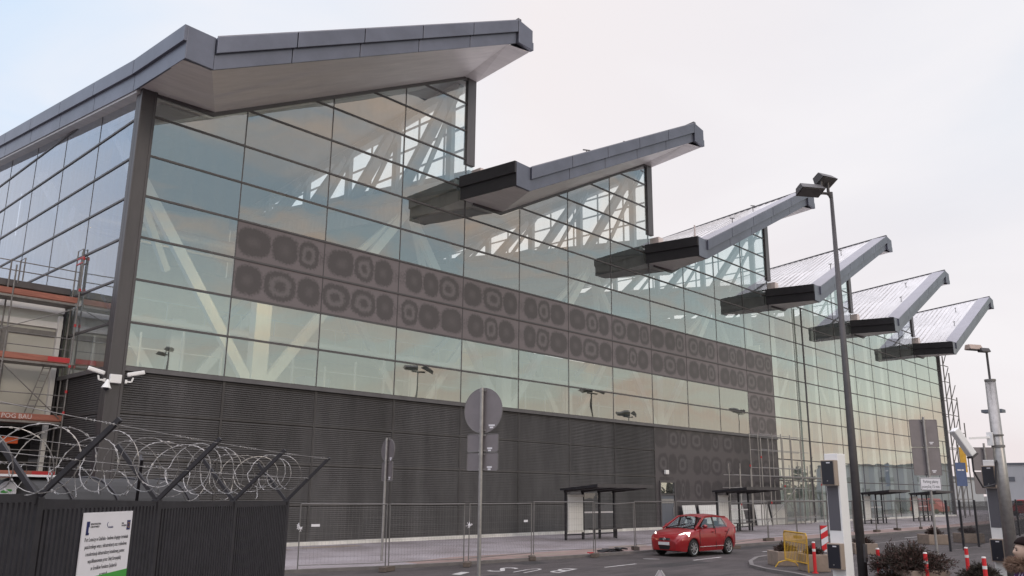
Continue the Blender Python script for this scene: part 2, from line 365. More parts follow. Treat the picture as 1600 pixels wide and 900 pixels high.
# ------------------------------------------------------------------ helpers
class MB:
    def __init__(s): s.v = []; s.f = []
    def poly(s, pts):
        i = len(s.v); s.v += [tuple(p) for p in pts]; s.f.append(tuple(range(i, i + len(pts)))); return s
    def hexa(s, p):
        i = len(s.v); s.v += [tuple(q) for q in p]
        for f in ((3, 2, 1, 0), (4, 5, 6, 7), (0, 1, 5, 4), (1, 2, 6, 5), (2, 3, 7, 6), (3, 0, 4, 7)):
            s.f.append(tuple(i + k for k in f))
        return s
    def box(s, x0, x1, y0, y1, z0, z1):
        return s.hexa([(x0, y0, z0), (x1, y0, z0), (x1, y1, z0), (x0, y1, z0), (x0, y0, z1), (x1, y0, z1), (x1, y1, z1), (x0, y1, z1)])
    def cbox(s, c, size, rot=None):
        hx, hy, hz = [a / 2 for a in size]
        pts = [Vector(p) for p in ((-hx, -hy, -hz), (hx, -hy, -hz), (hx, hy, -hz), (-hx, hy, -hz), (-hx, -hy, hz), (hx, -hy, hz), (hx, hy, hz), (-hx, hy, hz))]
        if rot is not None: pts = [rot @ p for p in pts]
        return s.hexa([p + Vector(c) for p in pts])
    def bar(s, a, b, w, h=None, upv=(0, 0, 1)):
        h = w if h is None else h
        a = Vector(a); b = Vector(b); d = b - a
        if d.length < 1e-6: return s
        dn = d.normalized(); u = Vector(upv)
        if abs(dn.dot(u)) > 0.98: u = Vector((0, 1, 0))
        x = dn.cross(u).normalized() * w / 2; y = x.cross(dn).normalized() * h / 2
        return s.hexa([a - x - y, a + x - y, a + x + y, a - x + y, b - x - y, b + x - y, b + x + y, b - x + y])
    def tube(s, pts, r, n=8, caps=True):
        pts = [Vector(p) for p in pts]; rr = r if isinstance(r, (list, tuple)) else [r] * len(pts)
        i0 = len(s.v); prev = None
        for k, p in enumerate(pts):
            d = (pts[min(k + 1, len(pts) - 1)] - pts[max(k - 1, 0)]).normalized()
            if prev is None:
                u = Vector((0, 0, 1)) if abs(d.z) < 0.9 else Vector((1, 0, 0))
                x = d.cross(u).normalized()
            else:
                x = (prev - d * prev.dot(d)).normalized()
            prev = x; y = d.cross(x)
            for q in range(n):
                a = 2 * math.pi * q / n
                s.v.append(tuple(p + (x * math.cos(a) + y * math.sin(a)) * rr[k]))
        for k in range(len(pts) - 1):
            for q in range(n):
                a = i0 + k * n + q; b = i0 + k * n + (q + 1) % n
                s.f.append((a, b, b + n, a + n))
        if caps:
            s.f.append(tuple(i0 + q for q in range(n))[::-1])
            s.f.append(tuple(i0 + (len(pts) - 1) * n + q for q in range(n)))
        return s
    def prism(s, pts, off):
        """closed prism: polygon pts pushed by vector off"""
        o = Vector(off); n = len(pts); i = len(s.v)
        s.v += [tuple(p) for p in pts] + [tuple(Vector(p) + o) for p in pts]
        s.f.append(tuple(range(i, i + n))[::-1]); s.f.append(tuple(range(i + n, i + 2 * n)))
        for k in range(n):
            k2 = (k + 1) % n
            s.f.append((i + k, i + k2, i + n + k2, i + n + k))
        return s
    def grid(s, rows, close=False):
        i = len(s.v); n = len(rows[0])
        for r in rows: s.v += [tuple(p) for p in r]
        for a in range(len(rows) - 1):
            for b in range(n if close else n - 1):
                b2 = (b + 1) % n
                s.f.append((i + a * n + b, i + a * n + b2, i + (a + 1) * n + b2, i + (a + 1) * n + b))
        return s
    def build(s, name, m, parent=None, smooth=False, bevel=0.0, subsurf=0, origin=None, fix=True):
        me = bpy.data.meshes.new(name)
        vv = s.v
        o = bpy.data.objects.new(name, me)
        if origin is not None:
            og = Vector(origin); vv = [tuple(Vector(p) - og) for p in s.v]; o.location = og
        me.from_pydata(vv, [], s.f)
        if fix and len(s.f) > 1:
            bm = bmesh.new(); bm.from_mesh(me); bmesh.ops.recalc_face_normals(bm, faces=bm.faces); bm.to_mesh(me); bm.free()
        me.materials.append(M[m] if isinstance(m, str) else m)
        if smooth:
            for p in me.polygons: p.use_smooth = True
        col.objects.link(o)
        if parent is not None: o.parent = parent
        if bevel:
            b = o.modifiers.new('bevel', 'BEVEL'); b.width = bevel; b.segments = 2; b.limit_method = 'ANGLE'
        if subsurf:
            b = o.modifiers.new('subsurf', 'SUBSURF'); b.levels = b.render_levels = subsurf
        return o
def thing(name, label, cat, loc=(0, 0, 0), rz=0.0, group=None):
    o = bpy.data.objects.new(name, None); col.objects.link(o); o.empty_display_size = 0.2
    o.location = loc; o.rotation_euler = (0, 0, rz)
    return tag(o, label, cat, group)
def tag(o, label, cat, group=None):
    o['label'] = label; o['category'] = cat
    if group: o['group'] = group
    return o
def struct(o): o['kind'] = 'structure'; return o
def dup(root, loc=None, rz=None, label=None, group=None):
    r = root.copy(); col.objects.link(r)
    if loc is not None: r.location = loc
    if rz is not None: r.rotation_euler = (0, 0, rz)
    if label: r['label'] = label
    if group: r['group'] = group
    def rec(a, b):
        for ch in list(a.children):
            c = ch.copy(); col.objects.link(c); c.parent = b; rec(ch, c)
    rec(root, r)
    return r
def text(s, size, m, parent, loc, rot, name='lettering', ext=0.002, align='LEFT', sx=1.0, space=1.0):
    cu = bpy.data.curves.new('t', 'FONT'); cu.body = s; cu.size = size; cu.extrude = ext; cu.align_x = align
    cu.space_line = space; cu.resolution_u = 2
    tmp = bpy.data.objects.new('t', cu); col.objects.link(tmp)
    bpy.context.view_layer.update()
    me = bpy.data.meshes.new_from_object(tmp.evaluated_get(bpy.context.evaluated_depsgraph_get()))
    bpy.data.objects.remove(tmp); bpy.data.curves.remove(cu)
    me.name = name; me.materials.clear(); me.materials.append(M[m])
    o = bpy.data.objects.new(name, me); col.objects.link(o)
    if parent is not None: o.parent = parent
    if isinstance(rot, Matrix):
        o.matrix_local = Matrix.Translation(Vector(loc)) @ rot.to_4x4() @ Matrix.Diagonal((sx, 1, 1, 1))
    else:
        o.location = loc; o.rotation_euler = rot; o.scale = (sx, 1, 1)
    return o

# ================================================================== GROUND
W, H, P = 4.6923, 1.8, 18.769
XE = 102.6
KERB = [(-60, -9.6), (-10, -9.6), (2.3, -9.9), (5.5, -10.7), (9.3, -11.25), (14.5, -11.7), (19.6, -11.9), (28, -12.3), (41.4, -12.2), (55, -12.0), (70, -11.6), (95, -9.5), (125, -6.0), (150, -3)]
g = struct(MB().poly([(-900, -900, -0.104), (2200, -900, -0.104), (2200, 1500, -0.104), (-900, 1500, -0.104)]).build('ground', 'outer_ground'))
rd = MB().poly([(-60, -45, -0.10), (60, -45, -0.10), (150, -32, -0.10)] + [(x, y + 0.05, -0.10) for x, y in reversed(KERB)])
struct(rd.build('road', 'asphalt'))
pv = MB()
top = [(x, y + 0.16, 0.0) for x, y in KERB]
for a, b_ in zip(top[:-1], top[1:]):
    pv.poly([a, b_, (b_[0], 60 if b_[0] > 104 or b_[0] < -1 else 0.4, 0), (a[0], 60 if b_[0] > 104 or b_[0] < -1 else 0.4, 0)])
struct(pv.build('pavement', 'pavers'))
kb = MB()
for (xa, ya), (xb, yb) in zip(KERB[:-1], KERB[1:]):
    kb.hexa([(xa, ya, -0.14), (xb, yb, -0.14), (xb, yb + .16, -0.14), (xa, ya + .16, -0.14), (xa, ya, 0.01), (xb, yb, 0.01), (xb, yb + .16, 0.01), (xa, ya + .16, 0.01)])
struct(kb.build('kerb', 'kerb'))
def kerb_y(x):
    for (xa, ya), (xb, yb) in zip(KERB[:-1], KERB[1:]):
        if xa <= x <= xb: return ya + (yb - ya) * (x - xa) / (xb - xa)
pk = MB()
xs = [7 + 3 * i for i in range(34)]
for xa, xb in zip(xs[:-1], xs[1:]):
    pk.poly([(xa, kerb_y(xa) + .17, 0.004), (xb, kerb_y(xb) + .17, 0.004), (xb, kerb_y(xb) + 2.1, 0.004), (xa, kerb_y(xa) + (1.0 if xa == 7 else 2.1), 0.004)])
struct(pk.build('path', 'pink_pavers'))
pd = MB()
for cx_, cy_, a_, b_ in ((5.2, -2.0, 2.4, .5), (9.7, -1.5, 1.9, .6), (21, -9.6, 1.5, .5), (13.5, -10.6, 2.0, .35)):
    pd.poly([(cx_ + a_ * math.cos(t * .5236) * random.uniform(.8, 1.1), cy_ + b_ * math.sin(t * .5236) * random.uniform(.7, 1.1), 0.008) for t in range(12)])
tag(pd.build('sand', 'sand'), 'patches of spilled pinkish sand on the pavement by the wall', 'sand')
# the car park island: kerb and slab
ISL = [(17.6, -17.8), (16.0, -18.7), (15.0, -19.8), (14.2, -21.2), (12.4, -23.4), (9.0, -26.5), (4, -31), (-4, -38), (60, -38), (60, -16.0), (44, -16.3), (36, -16.5), (27, -16.6), (22, -16.65), (19.6, -17.0)]
struct(MB().poly([(x, y, 0.0) for x, y in ISL]).build('traffic_island', 'asphalt'))
kb = MB()
ctr = Vector((30, -27))
for (xa, ya), (xb, yb) in zip(ISL, ISL[1:] + ISL[:1]):
    d = Vector((xb - xa, yb - ya)).normalized(); n = Vector((d.y, -d.x))
    if n.dot(Vector((xa, ya)) - ctr) < 0: n = -n
    kb.hexa([(xa, ya, -.14), (xb, yb, -.14), (xb + n.x * .15, yb + n.y * .15, -.14), (xa + n.x * .15, ya + n.y * .15, -.14),
             (xa, ya, .008), (xb, yb, .008), (xb + n.x * .15, yb + n.y * .15, .008), (xa + n.x * .15, ya + n.y * .15, .008)])
struct(kb.build('island_kerb', 'kerb'))
# road paint
pm = MB()
ZR = -0.096
def dash(x0, y0, x1, y1, w=.12):
    d = Vector((x1 - x0, y1 - y0)).normalized(); n = Vector((-d.y, d.x)) * w / 2
    pm.poly([(x0 - n.x, y0 - n.y, ZR), (x1 - n.x, y1 - n.y, ZR), (x1 + n.x, y1 + n.y, ZR), (x0 + n.x, y0 + n.y, ZR)])
dash(11.9, -15.1, 14.0, -14.95); dash(6.1, -13.6, 6.9, -13.2, .3); dash(17.2, -15.45, 19.6, -15.3)
dash(24, -14.9, 27.5, -14.85); dash(33, -14.7, 36.5, -14.65); dash(43, -14.6, 46, -14.6)
struct(pm.build('road_marking', 'paint_road'))
rnd0 = random.Random(31)
for x0, y0, L_, w_, rz_ in ((4.6, -15.6, 2.4, .8, .15), (13.5, -16.6, 3.4, .9, .05), (25.0, -13.4, 4.2, .7, 0), (10.5, -12.6, 1.3, .9, -.1)):
    c_, s_ = math.cos(rz_), math.sin(rz_)
    struct(MB().poly([(x0 + a * c_ - b * s_, y0 + a * s_ + b * c_, -.0975) for a, b in ((0, 0), (L_, 0), (L_, w_), (0, w_))]).build('road_patch', 'old_patch'))
ck = MB()
for q in range(9):
    x, y = rnd0.uniform(3, 32), rnd0.uniform(-17, -12.4); a = rnd0.uniform(-.5, .5)
    for _ in range(rnd0.randint(8, 18)):
        a += rnd0.uniform(-.5, .5); x2, y2 = x + .28 * math.cos(a), y + .28 * math.sin(a)
        n_ = Vector((-(y2 - y), x2 - x)).normalized() * .014
        ck.poly([(x - n_.x, y - n_.y, -.0972), (x2 - n_.x, y2 - n_.y, -.0972), (x2 + n_.x, y2 + n_.y, -.0972), (x + n_.x, y + n_.y, -.0972)]); x, y = x2, y2
struct(ck.build('road_patch', 'dark_void'))
mh = MB().tube([(16.4, -14.0, -.12), (16.4, -14.0, -.093)], .34, 24); struct(mh.build('road_cover', 'galv_dull'))
# BUS lettering, painted for traffic coming the other way
bu = Vector((math.cos(R(17)), math.sin(R(17)), 0)); brr = Vector((-math.sin(R(17)), math.cos(R(17)), 0))
for s_, cx_, cy_, w_ in (('B', 9.0, -15.12, .50), ('U', 8.15, -14.42, .46), ('S', 7.72, -13.58, .56)):
    o = text(s_, 1.0, 'paint_road', None, (0, 0, 0), (0, 0, 0), 'road_marking', 0.0)
    me = o.data
    vx = [v.co.x for v in me.vertices]; vy = [v.co.y for v in me.vertices]
    for v in me.vertices:
        u = (v.co.x - min(vx)) / (max(vx) - min(vx)); t = (v.co.y - min(vy)) / (max(vy) - min(vy))
        v.co = Vector((cx_, cy_, ZR)) + bu * (1 - t) * 1.65 + brr * (u - .5) * w_
    struct(o)

# ================================================================== TERMINAL BUILDING
T = thing('terminal_building', 'long grey glass terminal with six sloping sawtooth roofs above dark louvres', 'building', (0, 0, 0))
def prof(X):
    k = max(0, min(5, math.floor((X - 0.6) / P)))
    r = X - k * P
    return max(19.05, min(26.8, 19.05 + 0.505 * (r - 3.06)))
def profk(r): return max(19.05, min(26.8, 19.05 + 0.505 * (r - 3.06)))
def cell(x0, x1, z0, z1, k):
    """polygon of the cell below the roof line in bay k, or None"""
    X0 = k * P
    if profk(x1 - X0) <= z0 + .05 and profk(x0 - X0) <= z0 + .05: return None
    br = {x0, x1}
    for z in (z0, z1):
        xr = X0 + 3.06 + (z - 19.05) / 0.505
        if x0 < xr < x1: br.add(xr)
    for xr in (X0 + 3.06, X0 + 18.40):
        if x0 < xr < x1: br.add(xr)
    xs_ = [x for x in sorted(br) if profk(x - X0) >= z0 - 1e-6]
    if len(xs_) < 2: return None
    tp = [(x, min(z1, profk(x - X0))) for x in xs_]
    pts = [(xs_[0], z0), (xs_[-1], z0)] + list(reversed(tp))
    out = []
    for p in pts:
        if not out or (abs(p[0] - out[-1][0]) + abs(p[1] - out[-1][1])) > 1e-4: out.append(p)
    if len(out) > 2 and abs(out[0][0] - out[-1][0]) + abs(out[0][1] - out[-1][1]) < 1e-4: out.pop()
    return out if len(out) > 2 else None
edges = [0.35] + [i * W for i in range(1, 22)] + [XE]
def bays(x0, x1):
    """split an x range at the roof steps"""
    cuts = [k * P + 0.6 for k in range(1, 6)]
    s_ = [x0] + [c for c in cuts if x0 < c < x1] + [x1]
    return [(a, b, max(0, min(5, math.floor(((a + b) / 2 - .6) / P)))) for a, b in zip(s_[:-1], s_[1:])]
panes, printed = [], []
for i in range(22):
    whole = [(edges[i], edges[i + 1], max(0, min(5, math.floor(((edges[i] + edges[i + 1]) / 2 - .6) / P))))]
    for j in range(0, 15):
        for a, b, k in (whole if (j + 1) * H < 19.0 else bays(edges[i], edges[i + 1])):
            if i < 12 and j < 4: continue
            pts = cell(a, b, j * H, (j + 1) * H, k)
            if not pts: continue
            isp = (1 <= i <= 11 and j in (6, 7)) or (i == 11 and j in (4, 5))
            (printed if isp else panes).append((pts, i, j))
for pts, i, j in printed:
    cx_ = sum(p[0] for p in pts) / len(pts); cz_ = sum(p[1] for p in pts) / len(pts)
    MB().poly([(x, 0, z) for x, z in pts]).build('printed_panel', 'printed_glass', T, origin=(cx_, 0, cz_), fix=False)
for i in range(8, 12):
    for j in range(0, 4):
        x0 = edges[i] if not (i == 8 and j < 2) else 39.95
        x1 = edges[i + 1]
        MB().poly([(x0, 0, j * H), (x1, 0, j * H), (x1, 0, (j + 1) * H), (x0, 0, (j + 1) * H)]).build('printed_panel', 'printed_glass_dark', T, origin=((x0 + x1) / 2, 0, (j + .5) * H), fix=False)
# side facade panes
side = []
YS = [0.35 + 4.56 * q for q in range(0, 7)]
for q in range(6):
    for j in range(4, 13):
        z0, z1 = j * H, (j + 1) * H
        ta, tb = 19.2 + .12 * YS[q], 19.2 + .12 * YS[q + 1]
        if tb <= z0 + .05: continue
        pts = [(YS[q], z0), (YS[q + 1], z0), (YS[q + 1], min(z1, tb))]
        if ta < z1 < tb: pts.append((YS[q] + (z1 - ta) / .12, z1))
        if ta > z0: pts.append((YS[q], min(z1, ta)))
        else: pts[0] = (YS[q] + (z0 - ta) / .12, z0)
        side.append(pts)
allp = []
for pts, i, j in panes:
    cx_ = sum(p[0] for p in pts) / len(pts); cz_ = sum(p[1] for p in pts) / len(pts)
    allp.append(((Vector((cx_, 0, cz_)) - CAM).length, 'f', pts, (cx_, 0, cz_)))
for pts in side:
    cy_ = sum(p[0] for p in pts) / len(pts); cz_ = sum(p[1] for p in pts) / len(pts)
    allp.append(((Vector((0, cy_, cz_)) - CAM).length, 's', pts, (0, cy_, cz_)))
allp.sort(key=lambda a: a[0])
restf, rests = MB(), MB()
for n, (d_, kind, pts, org) in enumerate(allp):
    if kind == 'f': q = [(x, 0, z) for x, z in pts]
    else: q = [(0, y, z) for y, z in reversed(pts)]
    if n < 100: MB().poly(q).build('window_pane', 'facade_glass' if kind == 'f' else 'side_glass', T, origin=org, fix=False)
    else: (restf if kind == 'f' else rests).poly(q)
o = restf.build('window_pane', 'facade_glass', T, fix=False); o['kind'] = 'stuff'
if rests.f:
    o = rests.build('side_window_pane', 'side_glass', T, fix=False); o['kind'] = 'stuff'

# mullion grid of the front
fr = MB()
for j in range(0, 15):
    z = j * H
    for k in range(6):
        xa = 0.35 if k == 0 else k * P + .6
        xb = min(XE, (k + 1) * P + .6)
        if z > 19.05: xa = k * P + 3.06 + (z - 19.05) / .505
        if k == 0 or True:
            if j < 4 and xb < 12 * W: continue
            if j < 4: xa = max(xa, 12 * W)
        if xa < xb - .1 and z < 26.8: fr.box(xa, xb, -.045, .10, z - .042, z + .042)
for i in range(1, 22):
    x = i * W
    z0 = 7.2 if i < 12 else 0
    fr.box(x - .022, x + .022, -.018, .09, z0, prof(x))
# trim along the roof line
for k in range(6):
    X0 = k * P; xa = .35 if k == 0 else X0 + .6; xb = min(XE, X0 + 19.37)
    seq = [(xa, 19.05), (X0 + 3.06, 19.05), (min(X0 + 18.4, XE), profk(min(18.4, XE - X0)))] + ([(xb, 26.8)] if xb > X0 + 18.5 else [])
    for p_, q_ in zip(seq[:-1], seq[1:]):
        fr.hexa([(p_[0], -.09, p_[1] - .14), (q_[0], -.09, q_[1] - .14), (q_[0], .12, q_[1] - .14), (p_[0], .12, p_[1] - .14),
                 (p_[0], -.09, p_[1] + .10), (q_[0], -.09, q_[1] + .10), (q_[0], .12, q_[1] + .10), (p_[0], .12, p_[1] + .10)])
fr.build('mullion_grid', 'dark_frame', T)
# sill over the louvres, base strip
sl = MB(); sl.box(.35, 12 * W, -.14, .1, 7.02, 7.19); sl.box(-.14, .1, .35, 27.7, 7.02, 7.19)
sl.build('sill', 'post_metal', T)
MB().box(.35, XE, -.22, .05, -.02, .16).build('base_strip', 'base_white', T)
# side mullions
fs = MB()
for j in range(5, 13):
    z = j * H; ya = .35 if z < 19.24 else (z - 19.2) / .12
    if ya < 27.7: fs.box(-.045, .09, ya, 27.7, z - .042, z + .042)
for y in YS[1:]: fs.box(-.015, .05, y - .018, y + .018, 7.2, 19.2 + .12 * y)
fs.hexa([(-.09, .3, 19.13), (.1, .3, 19.13), (.1, 27.7, 22.42), (-.09, 27.7, 22.42), (-.09, .3, 19.33), (.1, .3, 19.33), (.1, 27.7, 22.62), (-.09, 27.7, 22.62)])
fs.build('side_mullion_grid', 'dark_frame', T)
# louvre panels: tilted blades
def louvre(wd):
    m = MB()
    m.box(0, wd, .06, .09, 0, H)
    n = 18; st = (H - .16) / n
    for q in range(n):
        z = .08 + st * q
        m.hexa([(.05, -.056, z), (wd - .05, -.056, z), (wd - .05, -.044, z), (.05, -.044, z),
                (.05, -.005, z + st * .92), (wd - .05, -.005, z + st * .92), (wd - .05, .012, z + st * .92), (.05, .012, z + st * .92)])
    m.box(0, wd, -.06, .05, 0.0, .055); m.box(0, wd, -.06, .05, H - .055, H - .003)
    m.box(0, .04, -.06, .05, .055, H - .055); m.box(wd - .04, wd, -.06, .05, .055, H - .055)
    return m
lv = louvre(W - .02).build('louvre_panel', 'louvre', T)
first = louvre(W - .36).build('louvre_panel', 'louvre', T)
used0 = used1 = False
for i in range(8):
    for j in range(4):
        src = first if i == 0 else lv
        o = src.copy(); col.objects.link(o); o.parent = T
        o.location = (.36 if i == 0 else i * W + .01, 0, j * H - (.02 if j == 3 else 0))
for q in range(5):
    for j in range(4):
        o = lv.copy(); col.objects.link(o); o.parent = T
        o.rotation_euler = (0, 0, R(-90)); o.scale = (4.54 / (W - .02), 1, 1)
        o.location = (0, YS[q + 1] - .01, j * H - (.02 if j == 3 else 0))
bpy.data.objects.remove(lv); bpy.data.objects.remove(first)
# corner post
cp = MB(); cp.box(-.27, .33, -.24, .05, 0, 19.1); cp.box(-.27, .05, .05, .36, 0, 19.1); cp.box(-.30, -.22, -.27, -.16, 0, 19.1); cp.box(.25, .36, -.27, -.14, 0, 19.1)
cp.build('corner_post', 'corner_metal', T, bevel=.015)
MB().box(XE, XE + .35, -.18, .3, 0, 21.6).build('corner_post', 'post_metal', T, bevel=.015)
MB().box(XE + .05, XE + .2, .3, 28, 0, 23).build('end_wall', 'inner_wall', T)
# door
dr = MB(); dr.box(38.0, 38.12, -.10, .05, 0, 3.3); dr.box(39.83, 39.95, -.10, .05, 0, 3.3); dr.box(38.12, 39.83, -.10, .05, 3.18, 3.3); dr.box(38.12, 39.83, -.09, .04, 2.3, 2.42)
dframe = dr.build('door_frame', 'dark_frame', T)
MB().box(37.54, 38.0, -.02, .02, 0, 3.6).build('side_panel', 'printed_glass_dark', dframe)
MB().box(38.0, 39.95, -.02, .02, 3.3, 3.6).build('head_panel', 'printed_glass_dark', dframe)
dd = MB().box(38.14, 39.81, -.03, .01, .05, 2.29).build('door', 'far_dark', T)
MB().box(38.2, 39.75, -.045, -.031, 1.75, 2.05).build('door_band', 'galv', dd)
MB().tube([(39.6, -.09, .9), (39.6, -.09, 1.5)], .025).build('handle', 'galv', dd)
MB().box(38.14, 39.81, -.02, 0, 2.44, 3.17).build('transom_pane', 'facade_glass', T)
wl = MB().box(38.6, 39.0, -.22, -.03, 3.75, 4.05).build('wall_lamp', 'white_plastic', T, bevel=.03)
# drainpipe under the fourth roof
MB().tube([(62.1, -.35, 0.05), (62.1, -.35, 19.6)], .085, 8).build('drainpipe', 'dark_frame', T)

# ---- roofs
def zlow(Y): return 20.1 + .05 * (min(Y, 0) + 4.5) + .115 * max(Y, 0)
def zrid(Y): return 28.79 - .10 * (Y + 4.5)
YB = 28.0
def zt(r, Y):
    v = .71 if Y <= -4.4 else 3.06
    if r <= v: return zlow(Y)
    if r <= 18.43: return zlow(Y) + (zrid(Y) - zlow(Y)) * (r - v) / (18.43 - v)
    return zrid(Y) - .30 * (r - 18.43)
FB = [(-.49, 18.68), (.71, 18.70), (18.43, 27.39), (19.45, 27.28)]     # bottom line of the front fascia
def fb(r):
    for (a, za), (b, zb) in zip(FB[:-1], FB[1:]):
        if a <= r <= b: return za + (zb - za) * (r - a) / (b - a)
def ft(r):
    if r <= .71: return 20.10
    if r <= 18.43: return 20.10 + (28.79 - 20.10) * (r - .71) / 17.72
    return 28.79 - .3 * (r - 18.43)
for k in range(6):
    X0 = k * P
    rf = MB()
    rs = [-.44, .71, 3.06, 10.7, 18.43, 19.40]
    ys = [-4.40, -0.04, 0.02, 9, 18, YB]
    rl_ = lambda r, Y: r if (Y < 0 or k == 0 or r > 0) else .62
    def zb_(r, Y):
        if Y <= -4.4: return fb(max(-.49, r)) + .06
        return zt(r, Y) - 1.50 if Y > 0 else profk(max(r, 0)) + .12
    tp = [[(X0 + rl_(r, Y), Y, zt(r, Y)) for r in rs] for Y in ys]
    bt = [[(X0 + rl_(r, Y), Y, zb_(r, Y)) for r in rs] for Y in ys[1:]]
    rf.grid(tp); rf.grid(bt)
    n = len(rs)
    for L in (0, n - 1):
        for a in range(1, len(ys) - 1):
            rf.poly([tp[a][L], tp[a + 1][L], bt[a][L], bt[a - 1][L]])
    for b_ in range(n - 1): rf.poly([tp[-1][b_], tp[-1][b_ + 1], bt[-1][b_ + 1], bt[-1][b_]])
    roof = rf.build('roof', 'seam_roof', T)
    ci = MB(); yi = [.2, 9, 18, 27.6]; ri = [.75, 3.06, 10.7, 18.4]
    ci.grid([[(X0 + r, Y, zt(r, Y) - 1.56) for r in ri] for Y in yi]); ci.build('ceiling', 'inner_ceiling', roof, fix=False)
    # standing seams
    sm = MB()
    y = -3.0
    while y < 20:
        pa = (X0 + 3.3, y, zt(3.3, max(y, -4.3)) + .02); pb = (X0 + 18.3, y, 0)
        # follow the roof plane between the two nearest rows
        def zz(r, Y):
            for u, v in zip(ys[:-1], ys[1:]):
                if u <= Y <= v:
                    t = (Y - u) / (v - u); return zt(r, u) * (1 - t) + zt(r, v) * t
        for ra, rb in ((3.3, 10.7), (10.7, 18.3)):
            sm.bar((X0 + ra, y, zz(ra, y) + .02), (X0 + rb, y, zz(rb, y) + .02), .05, .07)
        y += .62
    sm.build('standing_seam', 'seam_roof', roof)
    # flat gutter sheet and front coping
    mb = MB().poly([(X0 - .40, -4.35, 20.13), (X0 + .75, -4.35, 20.13), (X0 + 3.4, 0, zz(3.4, 0.02) + .035), (X0 + 3.4, 8, zz(3.4, 8) + .035), (X0 + (.7 if k else -.4), 8, zlow(8) + .03), (X0 + (.7 if k else -.4), 0, zlow(0) + .03), (X0 - .4, -.05, zlow(0) + .03)])
    mb.build('gutter_sheet', 'membrane', roof)
    co = MB()
    co.hexa([(X0 + .71, -4.62, ft(.71) + .0), (X0 + 18.43, -4.62, ft(18.43) + .0), (X0 + 18.43, -3.2, zz(18.43, -3.2) + .06), (X0 + 1.9, -3.2, zz(1.9, -3.2) + .10),
             (X0 + .71, -4.62, ft(.71) + .05), (X0 + 18.43, -4.62, ft(18.43) + .05), (X0 + 18.43, -3.2, zz(18.43, -3.2) + .13), (X0 + 1.9, -3.2, zz(1.9, -3.2) + .17)])
    co.build('coping', 'coping', roof)
    # ridge cap running back
    rc = MB()
    for u, v in zip(ys[:-1], ys[1:]):
        rc.bar((X0 + 18.43, u - (.2 if u < -4 else 0), zt(18.43, u) + .05), (X0 + 18.43, v, zt(18.43, v) + .05), .25, .12)
    rc.build('ridge_cap', 'dark_frame', roof)
    # front fascia: two bands of sheet panels
    fa, fa2 = MB(), MB()
    js = [.71] + [.80 + 3.5 * q for q in range(1, 6)]
    js[-1] = 18.3
    jn = [(js[q], js[q + 1]) for q in range(5)]
    for a, b_ in jn:
        a2, b2 = a + .025, b_ - .025
        ma_, mb_ = (fb(a2) + ft(a2)) / 2 - .02, (fb(b2) + ft(b2)) / 2 - .02
        fa.hexa([(X0 + a2, -4.64, ma_), (X0 + b2, -4.64, mb_), (X0 + b2, -4.40, mb_), (X0 + a2, -4.40, ma_),
                 (X0 + a2, -4.64, ft(a2)), (X0 + b2, -4.64, ft(b2)), (X0 + b2, -4.40, ft(b2)), (X0 + a2, -4.40, ft(a2))])
    jl = [.71] + [c - .12 for c in js[1:-1]] + [18.3]
    for a, b_ in zip(jl[:-1], jl[1:]):
        a2, b2 = a + .02, b_ - .02
        ma_, mb_ = (fb(a2) + ft(a2)) / 2 - .023, (fb(b2) + ft(b2)) / 2 - .023
        fa2.hexa([(X0 + a2, -4.48, fb(a2)), (X0 + b2, -4.48, fb(b2)), (X0 + b2, -4.38, fb(b2)), (X0 + a2, -4.38, fb(a2)),
                  (X0 + a2, -4.48, ma_), (X0 + b2, -4.48, mb_), (X0 + b2, -4.38, mb_), (X0 + a2, -4.38, ma_)])
    f1 = fa.build('fascia', 'fascia', roof, bevel=.012)
    fa2.build('lower_fascia', 'fascia', roof, bevel=.012)
    bk = MB().hexa([(X0 + .71, -4.37, fb(.71) + .02), (X0 + 18.43, -4.37, fb(18.43) + .02), (X0 + 18.43, -4.3, fb(18.43) + .02), (X0 + .71, -4.3, fb(.71) + .02),
                    (X0 + .71, -4.37, ft(.71) - .02), (X0 + 18.43, -4.37, ft(18.43) - .02), (X0 + 18.43, -4.3, ft(18.43) - .02), (X0 + .71, -4.3, ft(.71) - .02)])
    bk.build('fascia_backing', 'charcoal', roof)
    # end pieces
    e1 = MB().prism([(X0 - .49, -4.60, 18.70), (X0 + .70, -4.52, 18.70), (X0 + .70, -4.52, 20.10), (X0 - .49, -4.60, 20.10)], (0, .16, 0))
    e1.build('low_corner', 'fascia', roof, bevel=.012)
    hx = lambda r: X0 + r
    e2 = MB().prism([(hx(18.32), -4.64, fb(18.32)), (hx(19.50), -4.70, 27.26), (hx(19.50), -4.70, 27.75), (hx(19.42), -4.70, 27.75), (hx(19.42), -4.70, 28.50), (hx(18.32), -4.64, 28.76)], (0, .25, 0))
    e2.build('high_corner', 'fascia', roof, bevel=.012)
    # low end fascia (faces west)
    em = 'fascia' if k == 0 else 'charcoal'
    yb0 = -4.6
    segs = [(-4.58, .20)] + [(.24 + 4.56 * q, .20 + 4.56 * (q + 1)) for q in range(6)] if k == 0 else [(-4.58, -.10)]
    eu, el = MB(), MB()
